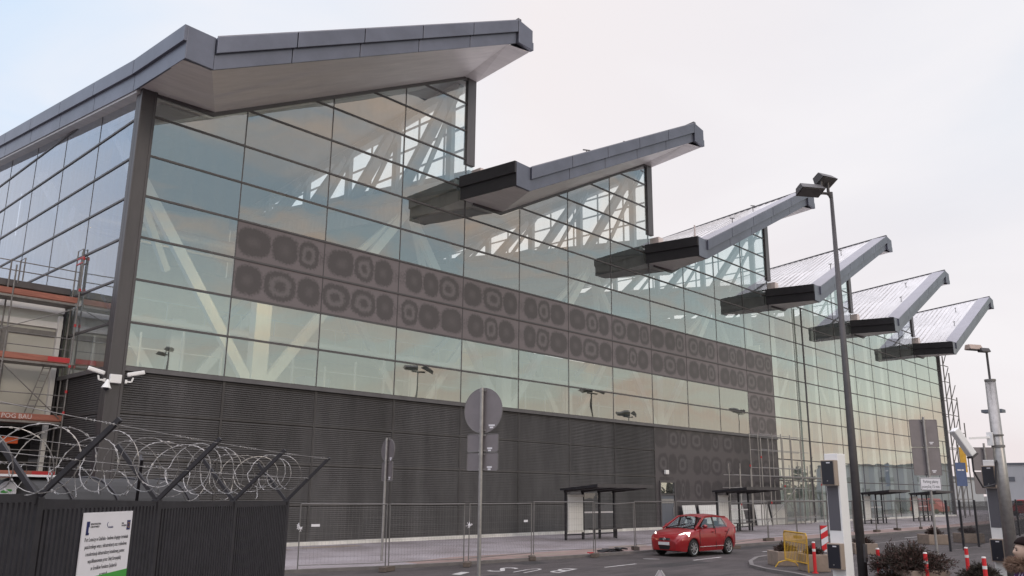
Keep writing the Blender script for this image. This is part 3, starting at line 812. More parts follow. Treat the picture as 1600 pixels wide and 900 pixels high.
    for a, b_ in segs:
        za, zb2 = zlow(a) + .02, zlow(b_) + .02
        eu.hexa([(X0 - .62, a, za - .68), (X0 - .44, a, za - .68), (X0 - .44, b_, zb2 - .68), (X0 - .62, b_, zb2 - .68),
                 (X0 - .62, a, za), (X0 - .44, a, za), (X0 - .44, b_, zb2), (X0 - .62, b_, zb2)])
        el.hexa([(X0 - .50, a, za - 1.42), (X0 - .42, a, za - 1.42), (X0 - .42, b_, zb2 - 1.42), (X0 - .50, b_, zb2 - 1.42),
                 (X0 - .50, a, za - .683), (X0 - .42, a, za - .683), (X0 - .42, b_, zb2 - .683), (X0 - .50, b_, zb2 - .683)])
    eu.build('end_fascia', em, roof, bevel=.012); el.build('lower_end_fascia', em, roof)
    # soffit planes
    so = MB()
    Lb, Cb = (X0 - .49, -4.42, 18.68), (X0 + .71, -4.42, 18.71)
    K = (X0 + 3.06, -.06, 19.10); c0 = (X0 - .42, -.06, 19.0); Ac = (X0 + 18.4, -.06, 26.84); Ab = (X0 + 17.6, -4.42, fb(17.6) + .01)
    Bb = (X0 + 19.46, -4.45, 27.27); S = (X0 + 19.42, -.06, 26.84)
    so.poly([Lb, c0, K, Cb]); so.poly([Cb, K, Ac, Ab]); so.poly([Ab, Ac, S, Bb])
    so.build('soffit', 'soffit', roof)
    if k == 0:
        MB().poly([(-.42, -.06, 19.0), (-.42, YB, zlow(YB) - 1.4), (.05, YB, zlow(YB) - 1.38), (.05, -.06, 19.02)]).build('side_soffit', 'dark_frame', roof)
    # east end of the upper roof
    MB().hexa([(X0 + 19.40, -4.5, 27.30), (X0 + 19.48, -4.5, 27.30), (X0 + 19.48, 8, 26.9), (X0 + 19.40, 8, 26.9),
               (X0 + 19.40, -4.5, 28.46), (X0 + 19.48, -4.5, 28.46), (X0 + 19.48, 8, zrid(8) - .34), (X0 + 19.40, 8, zrid(8) - .34)]).build('high_end_fascia', 'fascia', roof)
    # little things standing on the roof
    if k > 0:
        MB().box(X0 + .80, X0 + 1.45, -.4, .5, 20.35, 21.25).build('vent_box', 'membrane', roof, bevel=.03)
    for rr_, yy in ((8.2, -2.6), (14.6, -1.2)):
        zq = zz(rr_, yy)
        m = MB().tube([(X0 + rr_, yy, zq), (X0 + rr_, yy, zq + .55)], .035, 6)
        m.bar((X0 + rr_ - .35, yy, zq + .50), (X0 + rr_ + .35, yy, zq + .66), .07)
        m.build('roof_hook', 'dark_frame', roof)
    if k == 2:
        MB().tube([(X0 + 4.2, -1.5, zz(4.2, -1.5)), (X0 + 4.2, -1.5, zz(4.2, -1.5) + 1.5)], [.10, .06], 8).build('vent_pipe', 'membrane', roof)
# ---- clerestory walls above the steps, with trusses
for k in range(6):
    X = k * P + 19.30
    if X > XE: continue
    cl_ = MB(); cl_.box(X - .60, X + .06, -.12, .18, 21.3 if k < 5 else 18, 26.84)
    c = cl_.build('clerestory', 'post_metal', T)
    zt0 = lambda Y: 21.0 + .115 * Y
    zt1 = lambda Y: zt(18.9, Y) - 1.5
    fm = MB()
    Y = 2.6
    while Y < YB:
        fm.box(X - .05, X + .05, Y - .05, Y + .05, zt0(Y), zt1(Y)); Y += 2.5
    for q in range(1, 4):
        zq = 21.2 + 1.45 * q
        fm.box(X - .06, X + .06, .2, YB, zq - .05, zq + .05)
    fm.hexa([(X - .1, .2, zt0(.2) - .6), (X + .1, .2, zt0(.2) - .6), (X + .1, YB, zt0(YB) - .6), (X - .1, YB, zt0(YB) - .6),
             (X - .1, .2, zt0(.2) + .1), (X + .1, .2, zt0(.2) + .1), (X + .1, YB, zt0(YB) + .1), (X - .1, YB, zt0(YB) + .1)])
    fm.build('glazing_frame', 'galv_dull', c)
    MB().poly([(X, .2, zt0(.2)), (X, YB, zt0(YB)), (X, YB, zt1(YB)), (X, .2, zt1(.2))]).build('clear_pane', 'clear_glass', c, fix=False)
    tr = MB(); Xt = X - .75
    Y = 1.2; q = 0
    while Y < YB - 5:
        za, zb2 = zt0(Y) - .9, zt1(Y) - .2
        tr.box(Xt - .16, Xt + .16, Y - .22, Y + .22, za, zb2)
        a = (Xt, Y, za + .3); b2 = (Xt, Y + 5.2, zt1(Y + 5.2) - .4)
        a_, b_ = (Xt, Y + 4.6, zt0(Y + 4.6) - .7), (Xt, Y + .3, zb2 - .3)
        tr.bar(a_, b_, .34, .72, (1, 0, 0))
        tr.bar((Xt - .3, Y + 2.4, zt0(Y + 2.4) - .7), (Xt - .3, Y - 1.2, zt1(Y) - .3), .14, .30, (1, 0, 0))
        Y += 5.2; q += 1
    tr.bar((Xt, .5, 20.1), (Xt, YB, 20.1 + .115 * YB), .5, .6); tr.bar((Xt, .5, zt1(.5) - .35), (Xt, YB, zt1(YB) - .35), .5, .5)
    tr.build('truss', 'steel_grey', c)
# ---- inside
MB().box(.4, 12 * W, .3, 27.8, 6.6, 6.95).build('upper_floor', 'inner_floor', T)
MB().poly([(.4, .2, .02), (XE, .2, .02), (XE, 27.8, .02), (.4, 27.8, .02)]).build('ground_floor', 'inner_floor', T)
MB().box(.4, 80, 20.0, 20.2, 6.95, 15.5).build('inner_wall', 'inner_wall', T)
dk_ = MB()
for k in range(6):
    if k * P + 17 > XE: continue
    dk_.tube([(k * P + 1.5, 12, 16.6), (k * P + 17, 12, 16.6)], .42, 14); dk_.tube([(k * P + 1.5, 10.2, 15.4), (k * P + 17, 10.2, 15.4)], .16, 10)
dk_.build('duct', 'galv', T)
gl_ = MB().box(.6, 56, 14.5, 19.9, 11.9, 12.2)
for q in range(23): gl_.box(1 + 2.4 * q, 1.06 + 2.4 * q, 14.5, 14.56, 12.2, 13.3)
gl_.box(.6, 56, 14.5, 14.55, 13.2, 13.28).build('gallery', 'steel_white', T)
kb_ = MB()
for q in range(9): kb_.box(4 + q * 5.4, 5.8 + q * 5.4, 9.5 + (q % 2) * 2, 10.6 + (q % 2) * 2, 6.96, 8.1 + (q % 3) * .5)
kb_.build('counter', 'steel_grey', T)
MB().box(56.45, 56.6, 1.2, 20, 6.95, 15.5).build('inner_wall', 'inner_wall', T)
for q in range(5):       # lamps hidden behind the printed panels, washing the left bay, seen as the warm glow through the glass
    hl = MB().box(7.2 + q * .7, 7.7 + q * .7, 2.4, 2.6, 12.2, 12.5).build('inner_lamp', 'lit_lamp', T)
MB().box(.4, 12 * W, .9, 1.0, 0, 6.6).build('inner_wall', 'charcoal', T)
bw = MB(); bw.box(.1, 55, 27.8, 28.0, 0, 19.0)
for k in range(6):
    for ra, rb in ((.0, 3.06), (3.06, 10.7), (10.7, 18.43), (18.43, 19.3)):
        if k * P + ra > XE - 1: continue
        rb2 = min(rb, XE - k * P); z0 = 19.0 if k < 3 else 19.8
        bw.hexa([(k * P + ra + .1, 27.7, z0), (k * P + rb2, 27.7, z0), (k * P + rb2, 27.9, z0), (k * P + ra + .1, 27.9, z0),
                 (k * P + ra + .1, 27.7, zt(ra, YB) - .8), (k * P + rb2, 27.7, zt(rb2, YB) - .8), (k * P + rb2, 27.9, zt(rb2, YB) - .8), (k * P + ra + .1, 27.9, zt(ra, YB) - .8)])
x = 56.5
while x < XE: bw.box(x - .35, x + .35, 27.7, 28.0, 0, 20.5); x += W
for j in range(0, 11): bw.box(55, XE, 27.75, 27.95, j * 1.8 - .05, j * 1.8 + .05)
bw.build('back_wall', 'inner_wall', T)
colm = []
for k in range(6):
    X0 = k * P
    for Yc in (6.0, 16.0):
        xb = X0 + 9.6
        if xb > XE - 2: continue
        zb0 = 6.95 if xb < 12 * W else 0
        cm = MB().box(xb - .45, xb + .45, Yc - .3, Yc + .3, zb0, 12.6).build('column', 'steel_white', T)
        br = MB()
        for sx, xt in ((-1, X0 + .9), (1, X0 + P + .3)):
            br.bar((xb + sx * .3, Yc, 7.6), (xt, Yc, 19.6), .55, .35, (0, 1, 0))
            br.bar((xb + sx * 4.3, Yc + 2.5, 13.6), (xt, Yc, 19.8), .34, .34, (0, 1, 0))
        br.build('brace', 'steel_white', cm)
for i in range(12, 22):
    x = i * W + 2.3
    if x < XE - 1: MB().box(x - .55, x + .55, 3.2, 3.8, 0, prof(x) + .2).build('column', 'steel_white', T)
# vertical tie rods and stair railings on the upper floor
rl = MB()
for q in range(24):
    x = 2 + q * 2.2
    rl.box(x - .05, x + .05, 8.0, 8.1, 6.95, 9.6 + (q % 3) * .5)
rl.bar((2, 8.05, 8.05), (52, 8.05, 8.05), .06); rl.bar((2, 8.05, 9.3), (52, 8.05, 9.3), .05)
rl.build('inner_railing', 'steel_white', T)
# white boards leaning on the base of the printed wall
for n_, (a, b_) in enumerate(((40.3, 42.1), (42.5, 45.2), (46.2, 49.1), (50.9, 53.3), (53.6, 56.2))):
    tag(MB().prism([(a, -.62, .0), (b_, -.62, .0), (b_ - .05, -.34, 1.62), (a + .06, -.34, 1.60)], (0, .04, 0)).build('board', 'white_board'),
        ['white board leaning on the wall just right of the door', 'wide white board on the wall between door and second shelter', 'white board behind the posts of the second bus shelter',
         'white board behind the left foot of the right-side scaffold', 'white board at the corner where printed wall meets clear glass'][n_], 'board', 'white boards along the wall base')
# security cameras on the corner post
def seccam(loc, rz, lab, droop=-14):
    t = thing('security_camera', lab, 'security camera', loc, rz, 'security cameras on the building corner')
    Rm = Matrix.Rotation(R(droop), 3, 'Y')
    m = MB(); m.cbox(Rm @ Vector((.42, 0, .30)), (.66, .17, .16), Rm); m.build('housing', 'white_plastic', t, bevel=.04)
    MB().cbox(Rm @ Vector((.76, 0, .30)), (.02, .12, .11), Rm).build('lens', 'reader_black', t)
    MB().bar((0, 0, .05), (.2, 0, .05), .06).bar((.2, 0, .05), (.25, 0, .22), .06).cbox((-.0, 0, .05), (.08, .14, .14)).build('bracket', 'white_plastic', t)
seccam((-.31, -.05, 6.52), R(172), 'white security camera pointing left from the building corner')
seccam((.40, -.35, 6.50), R(-15), 'white security camera pointing right beside the corner post')
jb = MB().cbox((-.02, -.36, 6.62), (.44, .16, .34)).build('junction_box', 'white_plastic', None, bevel=.02)
tag(jb, 'white square junction box between the two corner cameras', 'junction box')
dm = MB().tube([(-.30, -.42, 6.55), (-.34, -.44, 6.40), (-.36, -.45, 6.22)], [.06, .10, .19], 12).build('dome_camera', 'white_plastic', None)
tag(dm, 'small white dome camera hanging below the corner junction box', 'security camera')
MB().tube([(-.36, -.45, 6.23), (-.36, -.45, 6.17), (-.36, -.45, 6.12)], [.11, .10, .03], 12).build('dome', 'reader_black', dm)

# ================================================================== LEFT ANNEX AND ITS SCAFFOLD
AX = thing('annex', 'low cream panelled annex with dark roof edge behind the left scaffold', 'building', (-.1, 6.05, 0))
def rel(m, o): return m
ax0 = Vector((-.1, 6.05, 0))
MB().box(-16, 0, 0.02, 14, 5.4, 10.9).build('wall_panel', 'annex_panel', AX)
MB().box(-16, .05, -.25, 14.2, 10.92, 11.2).build('roof_edge', 'dark_frame', AX)
MB().box(-16, -.05, -.10, .019, 10.05, 10.75).build('fascia_band', 'white_board', AX)
MB().box(-16, -.05, -.10, .019, 9.35, 9.62).build('fascia_band', 'white_board', AX)
m = MB(); m.box(-16, -.3, -.05, .018, 8.95, 9.2)
for q in range(6): m.box(-2.4 - 2.4 * q, -2.15 - 2.4 * q, -.05, .018, 5.4, 8.95)
m.box(-16, -.3, -.05, .018, 5.25, 5.5)
m.build('panel_frame', 'galv_dull', AX)
MB().box(-.28, -.10, -.22, .02, 0, 9.9).build('corner_post', 'white_board', AX, bevel=.01)
MB().box(-.05, .02, -.20, .02, 0, 10.9).build('corner_post', 'charcoal', AX)
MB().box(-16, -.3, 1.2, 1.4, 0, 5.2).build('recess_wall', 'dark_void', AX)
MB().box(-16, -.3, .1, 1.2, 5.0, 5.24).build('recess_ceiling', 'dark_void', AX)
rb_ = MB().box(-1.75, -1.15, -.0, .22, 4.25, 4.55).build('red_box', 'orange', None, bevel=.03); rb_.location = ax0
tag(rb_, 'small bright red box hanging under the lowest scaffold deck lettering', 'box')

S = thing('scaffold', 'rusty plank scaffold with red toe boards standing before the annex', 'scaffold', (-.15, 4.7, 0))
def scaf_tube(a, b, r=.028, nm='tube', m='scaf_steel', par=None):
    return MB().tube([a, b], r, 6).build(nm, m, par if par is not None else S)
DK = [2.9, 5.22, 7.70, 10.38]
for z in DK:
    dk = MB(); dk.box(-13, -.05, -.05, .75, z - .06, z)
    d = dk.build('deck', 'plank', S)
    MB().box(-13, .02, -.10, -.06, z - .02, z + .22).build('toe_board', 'plank', d)
    MB().box(-13, .0, -.12, .80, z - .16, z - .07).build('deck_beam', 'scaf_steel', d)
for z in (2.9, 7.7):
    MB().box(-.85, .03, -.105, -.062, z - .0, z + .2).build('red_end_board', 'scaf_red', S)
for q, x in enumerate((.06, -2.55, -5.1, -7.7, -10.3)):
    for y in (-.10, .72):
        top_ = 12.5 if (q == 0 and y < 0) else 11.6 + (.4 if y > 0 else 0)
        scaf_tube((x, y, 0), (x, y, top_), .035, 'standard')
for z in (11.35, 11.75):
    scaf_tube((-13, -.1, z), (.1, -.1, z), .024, 'guard_rail')
for z0 in DK[:3]:
    for dz in (.55, 1.05): scaf_tube((-13, -.1, z0 + dz), (.1, -.1, z0 + dz), .022, 'guard_rail')
for a, b in (((-5.1, -.14, 7.8), (.0, -.14, 10.1)), ((-5.1, -.14, 2.95), (0, -.14, 5.0)), ((-7.7, -.14, 7.6), (-2.6, -.14, 5.3)), ((-2.55, -.14, 7.4), (-.1, -.14, 5.3)), ((-10, -.14, 8), (-5.1, -.14, 10.2))):
    scaf_tube(a, b, .022, 'diagonal_brace')
for z in (5.5, 6.4, 7.5, 9.3, 10.9, 12.35):
    MB().tube([(.06, -.10, z), (.06, -.10, z + .12)], .055, 8).build('coupler', 'scaf_red', S)
m = MB().bar((.06, -.1, 12.5), (.06, .72, 12.5), .05).bar((.06, -.1, 12.25), (.06, .72, 12.25), .05)
m.build('red_gate', 'scaf_red', S)
for x in (.06, -2.2):
    gr_ = MB()
    gr_.tube([(x, .1, 11.0), (x, .1, 12.0 if x < 0 else 12.9), (x, .72, 12.0 if x < 0 else 12.9), (x, .72, 11.0)], .03, 6)
    gr_.build('end_gate', 'scaf_steel', S)
ld = MB().bar((-1.1, .3, 5.2), (-.5, .3, 7.7), .04).bar((-1.4, .3, 5.2), (-.8, .3, 7.7), .04)
for q in range(9):
    t = q / 9; ld.bar((-1.4 + .6 * t, .3, 5.2 + 2.5 * t), (-1.1 + .6 * t, .3, 5.2 + 2.5 * t), .03)
ld.build('ladder', 'scaf_steel', S)
text('A POG BAU', .27, 'membrane', S, (-2.55, -.104, 5.22), (R(90), 0, 0), 'lettering', .002)

# ================================================================== BLACK FENCE WITH RAZOR WIRE
fd = Vector((0.777, 0.629, 0)).normalized(); fn = Vector((fd.y, -fd.x, 0))      # fn points to the car park side
P0 = Vector((-10.0, -24.66, 0))
F = thing('steel_fence', 'black vertical bar fence topped by coils of razor wire, sign on it', 'fence', P0, math.atan2(fd.y, fd.x))
FA = math.atan2(fd.y, fd.x)
def arm(par, x, y0, z, tipx=.78, tipz=.80, lt=.62, ltz=.70):
    MB().bar((x, y0, z), (x, y0 - tipx, z + tipz), .05, .05, (1, 0, 0)).build('fence_arm', 'black_metal', par)
    MB().bar((x, y0, z), (x, y0 + lt, z + ltz), .05, .05, (1, 0, 0)).build('fence_arm', 'black_metal', par)
def razor(par, x0, x1, r, yc, zc, pitch, name='razor_wire', seed=1, sq=.0):
    rnd = random.Random(seed)
    n_turn = int((x1 - x0) / pitch); m = MB(); pts = []
    ph = [rnd.uniform(-.10, .10) for _ in range(n_turn + 3)]; rr = [r * rnd.uniform(.82, 1.10) for _ in range(n_turn + 3)]
    oz = [rnd.uniform(-.05, .05) for _ in range(n_turn + 3)]
    N = 26
    for q in range(n_turn * N):
        t = q / N; i = int(t); u = t - i; u = u * u * (3 - 2 * u)
        R_ = rr[i] * (1 - u) + rr[i + 1] * u
        a = 2 * math.pi * t
        pts.append(Vector((x0 + pitch * t + (ph[i] * (1 - u) + ph[i + 1] * u) + .12 * math.sin(a + i), yc + R_ * math.cos(a), zc + (oz[i] * (1 - u) + oz[i + 1] * u) + R_ * math.sin(a))))
    m.tube(pts, .005, 4)
    for q in range(1, len(pts) - 1):
        d = (pts[q + 1] - pts[q - 1]).normalized()
        for s_ in (-1, 1):
            nrm = Vector((rnd.uniform(-1, 1), rnd.uniform(-1, 1), rnd.uniform(-1, 1))); nrm = (nrm - d * nrm.dot(d)).normalized()
            p = pts[q] + d * rnd.uniform(-.02, .02)
            m.poly([p - d * .018 + nrm * .011, p + d * .018 + nrm * .011, p + d * .007 - nrm * .005, p - d * .007 - nrm * .005])
    m.build(name, 'razor', par, fix=False)
def barbed(par, a, b, sag=.08, r=.004, dots=True, seed=3):
    rnd = random.Random(seed); a = Vector(a); b = Vector(b); L = (b - a).length; m = MB()
    pts = [a.lerp(b, t / 16) - Vector((0, 0, sag * 4 * (t / 16) * (1 - t / 16))) for t in range(17)]
    m.tube(pts, r, 4)
    if dots:
        n = int(L / .07)
        for q in range(n):
            if (q // 9) % 3: continue
            t = (q + .5) / n; p = a.lerp(b, t) - Vector((0, 0, sag * 4 * t * (1 - t)))
            for _ in range(2):
                v = Vector((rnd.uniform(-1, 1), rnd.uniform(-1, 1), rnd.uniform(-1, 1))).normalized() * .014
                m.bar(p - v, p + v, .006)
    m.build('barbed_wire', 'razor', par, fix=False)
posts = [-2.5, 0, 2.5, 5.0, 7.47]
zt_ = {-2.5: 2.43, 0: 2.39, 2.5: 2.34, 5.0: 2.31, 7.47: 2.28}
for x in posts:
    MB().box(x - .05, x + .05, -.05, .05, 0, zt_[x] + .02).build('post', 'black_metal', F, bevel=.004)
    arm(F, x, 0, zt_[x] + .01)
for a, b in zip(posts[:-1], posts[1:]):
    za, zb = zt_[a], zt_[b]
    if a == -2.5: za, zb = 2.44, 2.44
    pn = MB()
    pn.hexa([(a + .05, -.03, za - .10), (b - .05, -.03, zb - .10), (b - .05, .03, zb - .10), (a + .05, .03, za - .10),
             (a + .05, -.03, za), (b - .05, -.03, zb), (b - .05, .03, zb), (a + .05, .03, za)])
    pn.box(a + .05, b - .05, -.03, .03, .12, .20)
    x = a + .09
    while x < b - .06:
        pn.box(x - .022, x + .022, -.055, -.031, .14, (za + zb) / 2 - .08)
        x += .084
    pn.build('bar_panel', 'black_metal', F)
razor(F, -2.6, 7.9, .33, -.03, 2.78, .46, seed=5)
for (yy, zz_) in ((-.76, .78), (.60, .68), (-.40, .42), (.34, .38)):
    barbed(F, (-2.5, yy, 2.43 + zz_), (7.47, yy, 2.29 + zz_), .05, seed=int(zz_ * 100))
# the run behind, closing the compound
F2 = thing('steel_fence', 'further run of the black razor wire fence, smaller behind the first', 'fence', (-4.25, -19.9, 0), R(158))
for x in (2.5, 5.0, 7.5):
    MB().box(x - .05, x + .05, -.05, .05, 0, 2.28).build('post', 'black_metal', F2)
    arm(F2, x, 0, 2.28)
pn = MB().box(0.1, 7.5, -.03, .03, 2.16, 2.26).box(.1, 7.5, -.03, .03, .12, .2)
x = .1
while x < 7.5: pn.box(x - .022, x + .022, -.055, -.031, .14, 2.18); x += .09
pn.build('bar_panel', 'black_metal', F2)
razor(F2, .2, 7.6, .26, 0, 2.60, .5, seed=21)
# dark tank behind the fence with its round badge
TK = thing('tank_trailer', 'dark rounded tank with round white and green badge behind the fence', 'tank', (-7.9, -16.6, 0), R(28))
tk = MB()
rows = []
for x, r in ((-.06, .25), (-.03, .62), (0, .80), (.08, .90), (4.6, .90), (4.7, .8)):
    rows.append([(x, r * math.cos(2 * math.pi * a / 32), 1.78 + r * math.sin(2 * math.pi * a / 32)) for a in range(32)])
tk.grid(rows, True); tk.poly(rows[0]); tk.poly(rows[-1])
tko = tk.build('shell', 'tank', TK, smooth=False)
for x in (.7, 1.9, 3.1, 4.2):
    MB().tube([(x, .915 * math.cos(2 * math.pi * a / 32), 1.78 + .915 * math.sin(2 * math.pi * a / 32)) for a in range(33)], .03, 6, False).build('hoop', 'black_metal', TK)
MB().box(.2, 4.4, -.6, .6, .5, .95).build('frame', 'black_metal', TK)
for x in (1.2, 3.4):
    for s_ in (-.75, .75): MB().tube([(x, s_ - .1, .45), (x, s_ + .1, .45)], .45, 20).build('wheel', 'tyre', TK)
bd = MB().prism([(-.07, .21 * math.cos(2 * math.pi * a / 24), 2.40 + .20 * math.sin(2 * math.pi * a / 24)) for a in range(24)], (-.012, 0, 0)).build('badge', 'sign_white', TK)
MB().prism([(-.084, .13 * math.cos(2 * math.pi * a / 20 + .5), 2.42 + .035 * math.sin(2 * math.pi * a / 20)) for a in range(20)], (-.004, 0, 0)).build('badge_mark', 'sign_green', bd)
MB().cbox((.1, .0, 2.70), (1.5, .7, .04)).build('white_hatch', 'sign_white', TK)
# hi-vis jacket strips glimpsed between bars: a folded jacket on a rail
hv = MB().box(-.04, .04, -.02, .02, 1.75, 1.98).box(-.05, .0, -.02, .02, 1.35, 1.62).build('safety_vest', 'yellow', None)
hv.location = (-9.9, -22.4, 0); hv.data.materials[0] = mat('hivis', (0.35, 0.75, 0.05), 0.6)
tag(hv, 'strip of lime yellow safety vest glimpsed between the fence bars', 'safety vest')

# information board on the fence
B = thing('information_board', 'white information board with blue logos and green foot strip hung on the fence', 'sign', P0 + fd * .74 + fn * .07, FA)
MB().box(0, 1.03, -.012, 0, .80, 2.235).build('panel', 'sign_white', B)
MB().prism([(0, -.0125, .80), (1.03, -.0125, .80), (1.03, -.0125, 1.57), (0, -.0125, 1.53)], (0, -.002, 0)).build('green_strip', 'sign_green', B)
lines = ["Port Lotniczy w Gdańsku - budowa drugiego terminalu", "pasażerskiego wraz z infrastrukturą oraz rozbudowa", "i modernizacja infrastruktury lotniskowej, pomoc",
         "współfinansowana przez Unię Europejską", "ze środków Funduszu Spójności", "w ramach", "Programu Infrastruktura i Środowisko"]
for q, s_ in enumerate(lines):
    o = text(s_, .062, 'ink', B, (.52, -.0135, 1.925 - .0775 * q), (R(90), 0, 0), 'lettering', .0008, 'CENTER', .66)
lg = MB().box(.07, .115, -.015, -.0125, 2.0, 2.14).box(.095, .13, -.015, -.0125, 2.08, 2.14).box(.07, .13, -.015, -.0125, 1.995, 2.02).build('logo', 'navy', B)
text("INFRASTRUKTURA\nI ŚRODOWISKO", .03, 'ink', B, (.15, -.0135, 2.10), (R(90), 0, 0), 'lettering', .0008, 'LEFT', .8)
text("UNIA\nEUROPEJSKA", .026, 'ink', B, (.80, -.0135, 2.09), (R(90), 0, 0), 'lettering', .0008, 'LEFT', .75)
fl = MB().box(.92, .995, -.015, -.0125, 2.02, 2.13).build('logo', 'navy', B)
st = MB()
for q in range(12):
    a = q * math.pi / 6; st.cbox((.9575 + .025 * math.cos(a), -.0155, 2.075 + .030 * math.sin(a)), (.008, .001, .008))
st.build('star_ring', 'yellow', fl)
lm = MB().tube([(.50, -.0135, 2.12), (.485, -.0135, 2.10), (.49, -.0135, 2.085), (.52, -.0135, 2.06)], .004, 4).build('logo', 'navy', B)
text("lotnisko", .035, 'navy', B, (.53, -.0135, 2.055), (R(90), 0, R(0)), 'lettering', .0008, 'LEFT', .8)

# ================================================================== TEMPORARY MESH FENCE
HP = [(2.25, -10.40), (5.06, -11.40), (8.35, -11.75), (12.2, -11.35), (15.3, -12.0), (18.9, -11.45), (22.0, -11.6), (24.7, -13.0), (30.8, -11.75), (34.6, -11.6), (38.6, -11.7), (43.0, -11.5), (47.3, -11.3), (51.7, -11.1), (56.0, -11.3), (60.0, -11.0)]
where = ['at the end of the black fence', 'between the two round sign posts', 'behind the nearest round sign', 'left of the first bus shelter', 'in front of the first bus shelter', 'just left of the red car', 'behind the bonnet of the red car',
         'behind the rear of the red car', 'in front of the second bus shelter', 'before the left foot of the right scaffold', 'behind the yellow barrier', 'behind the white ticket pillar', 'between lamp post and third shelter', 'in front of the third shelter poster', 'in front of the fourth shelter', 'x']
rnd = random.Random(4)
for q in range(len(HP) - 1):
    a, b = Vector((*HP[q], 0)), Vector((*HP[q + 1], 0)); d = b - a; L = d.length - .12
    if q == 1: L -= .1
    an = math.atan2(d.y, d.x)
    z0 = .12 if kerb_y(a.x) < a.y - .1 else .06
    T_ = thing('mesh_fence', 'galvanised mesh fence panel on rubber feet ' + where[q], 'fence panel', a + d.normalized() * .06 + Vector((0, 0, z0)), an, 'temporary mesh fence panels along the pavement')
    ln = rnd.uniform(-.05, .05); zz1 = 2.0
    fm = MB().tube([(0, 0, 0), (ln, rnd.uniform(-.04, .04), zz1)], .021, 6).tube([(L, 0, 0), (L + rnd.uniform(-.06, .02), rnd.uniform(-.04, .04), zz1)], .021, 6)
    fm.tube([(ln * .1, 0, .12), (L, 0, .12)], .014, 6); fm.tube([(ln, 0, zz1 - .02), (L / 2, 0, zz1 - rnd.uniform(.02, .07)), (L, 0, zz1 - .02)], .021, 6)
    fm.build('frame', 'galv_dull', T_)
    ms = MB(); x = .12
    while x < L: ms.box(x - .0013, x + .0013, -.0013, .0013, .12, zz1 - .04); x += .12
    z = .35
    while z < zz1 - .05: ms.box(0, L, -.0018, .0018, z - .0018, z + .0018); z += .24
    ms.build('wire_mesh', 'galv_dull', T_)
    if q in (0, 2): MB().box(.35 if q == 0 else L - .5, .62 if q == 0 else L - .25, -.012, -.004, 1.28, 1.36).build('name_plate', 'sign_white', T_)
feet = [1, 2, 3, 4, 5, 7, 8, 9, 10, 12, 13, 14]
fw_ = ['under the panel joint between the round signs', 'just behind the nearest round sign post', 'on the kerb left of the first shelter', 'under the joint before the first shelter', 'by the front wheel of the red car', 'by the rear wheel of the red car',
       'below the second bus shelter', 'left of the yellow barrier', 'behind the yellow barrier', 'behind the lamp post', 'before the third shelter bench', 'before the fourth shelter']
for q, i in enumerate(feet):
    x, y = HP[i]
    zz0 = 0.0 if kerb_y(x) < y - .2 else -.10
    ff = MB().cbox((0, 0, .075), (.70, .24, .15)); ff.cbox((0, .0, .155), (.30, .14, .012))
    o = ff.build('fence_foot', 'rubber_foot', None, bevel=.02)
    o.location = (x, y, zz0 + .012); o.rotation_euler = (0, 0, R(rnd.uniform(-35, 50)))
    tag(o, 'brown rubber fence foot ' + fw_[q], 'fence foot', 'rubber feet of the mesh fence')
for (x, y), lab in (((2.25, -10.43), 'white tie knotted round the first mesh fence joint'), ((8.35, -11.78), 'white tie on the mesh fence beside the nearest sign pole')):
    m = MB(); r_ = random.Random(int(x * 7))
    for q in range(9):
        c = Vector((r_.uniform(-.05, .05), -.03, 1.30 + r_.uniform(-.06, .06))); v = Vector((r_.uniform(-1, 1), r_.uniform(-.3, .3), r_.uniform(-.4, 1))).normalized() * .12
        m.bar(c - v * .5, c + v, .014)
    o = m.build('cable_tie', 'sign_white', None); o.location = (x, y, 0); tag(o, lab, 'tie')
# dark debris by the red car
db = MB()
for q in range(14):
    db.cbox((rnd.uniform(-.9, .5), rnd.uniform(-.2, .2), rnd.uniform(.02, .12)), (rnd.uniform(.2, .6), rnd.uniform(.1, .3), .05), Matrix.Rotation(rnd.uniform(-.4, .4), 3, 'Z') @ Matrix.Rotation(rnd.uniform(-.2, .2), 3, 'Y'))
o = db.build('tarpaulin', 'black_metal', None); o.location = (17.6, -11.3, 0); tag(o, 'crumpled dark sheet lying at the kerb ahead of the red car', 'tarpaulin')
rg = MB()
for q in range(5): rg.cbox((rnd.uniform(-.15, .15), rnd.uniform(-.1, .1), .02), (.18, .08, .03), Matrix.Rotation(rnd.uniform(-2, 2), 3, 'Z'))
o = rg.build('litter', 'scaf_red', None); o.location = (15.9, -11.3, .0); tag(o, 'scrap of red litter on the pavement edge by the red car', 'litter')

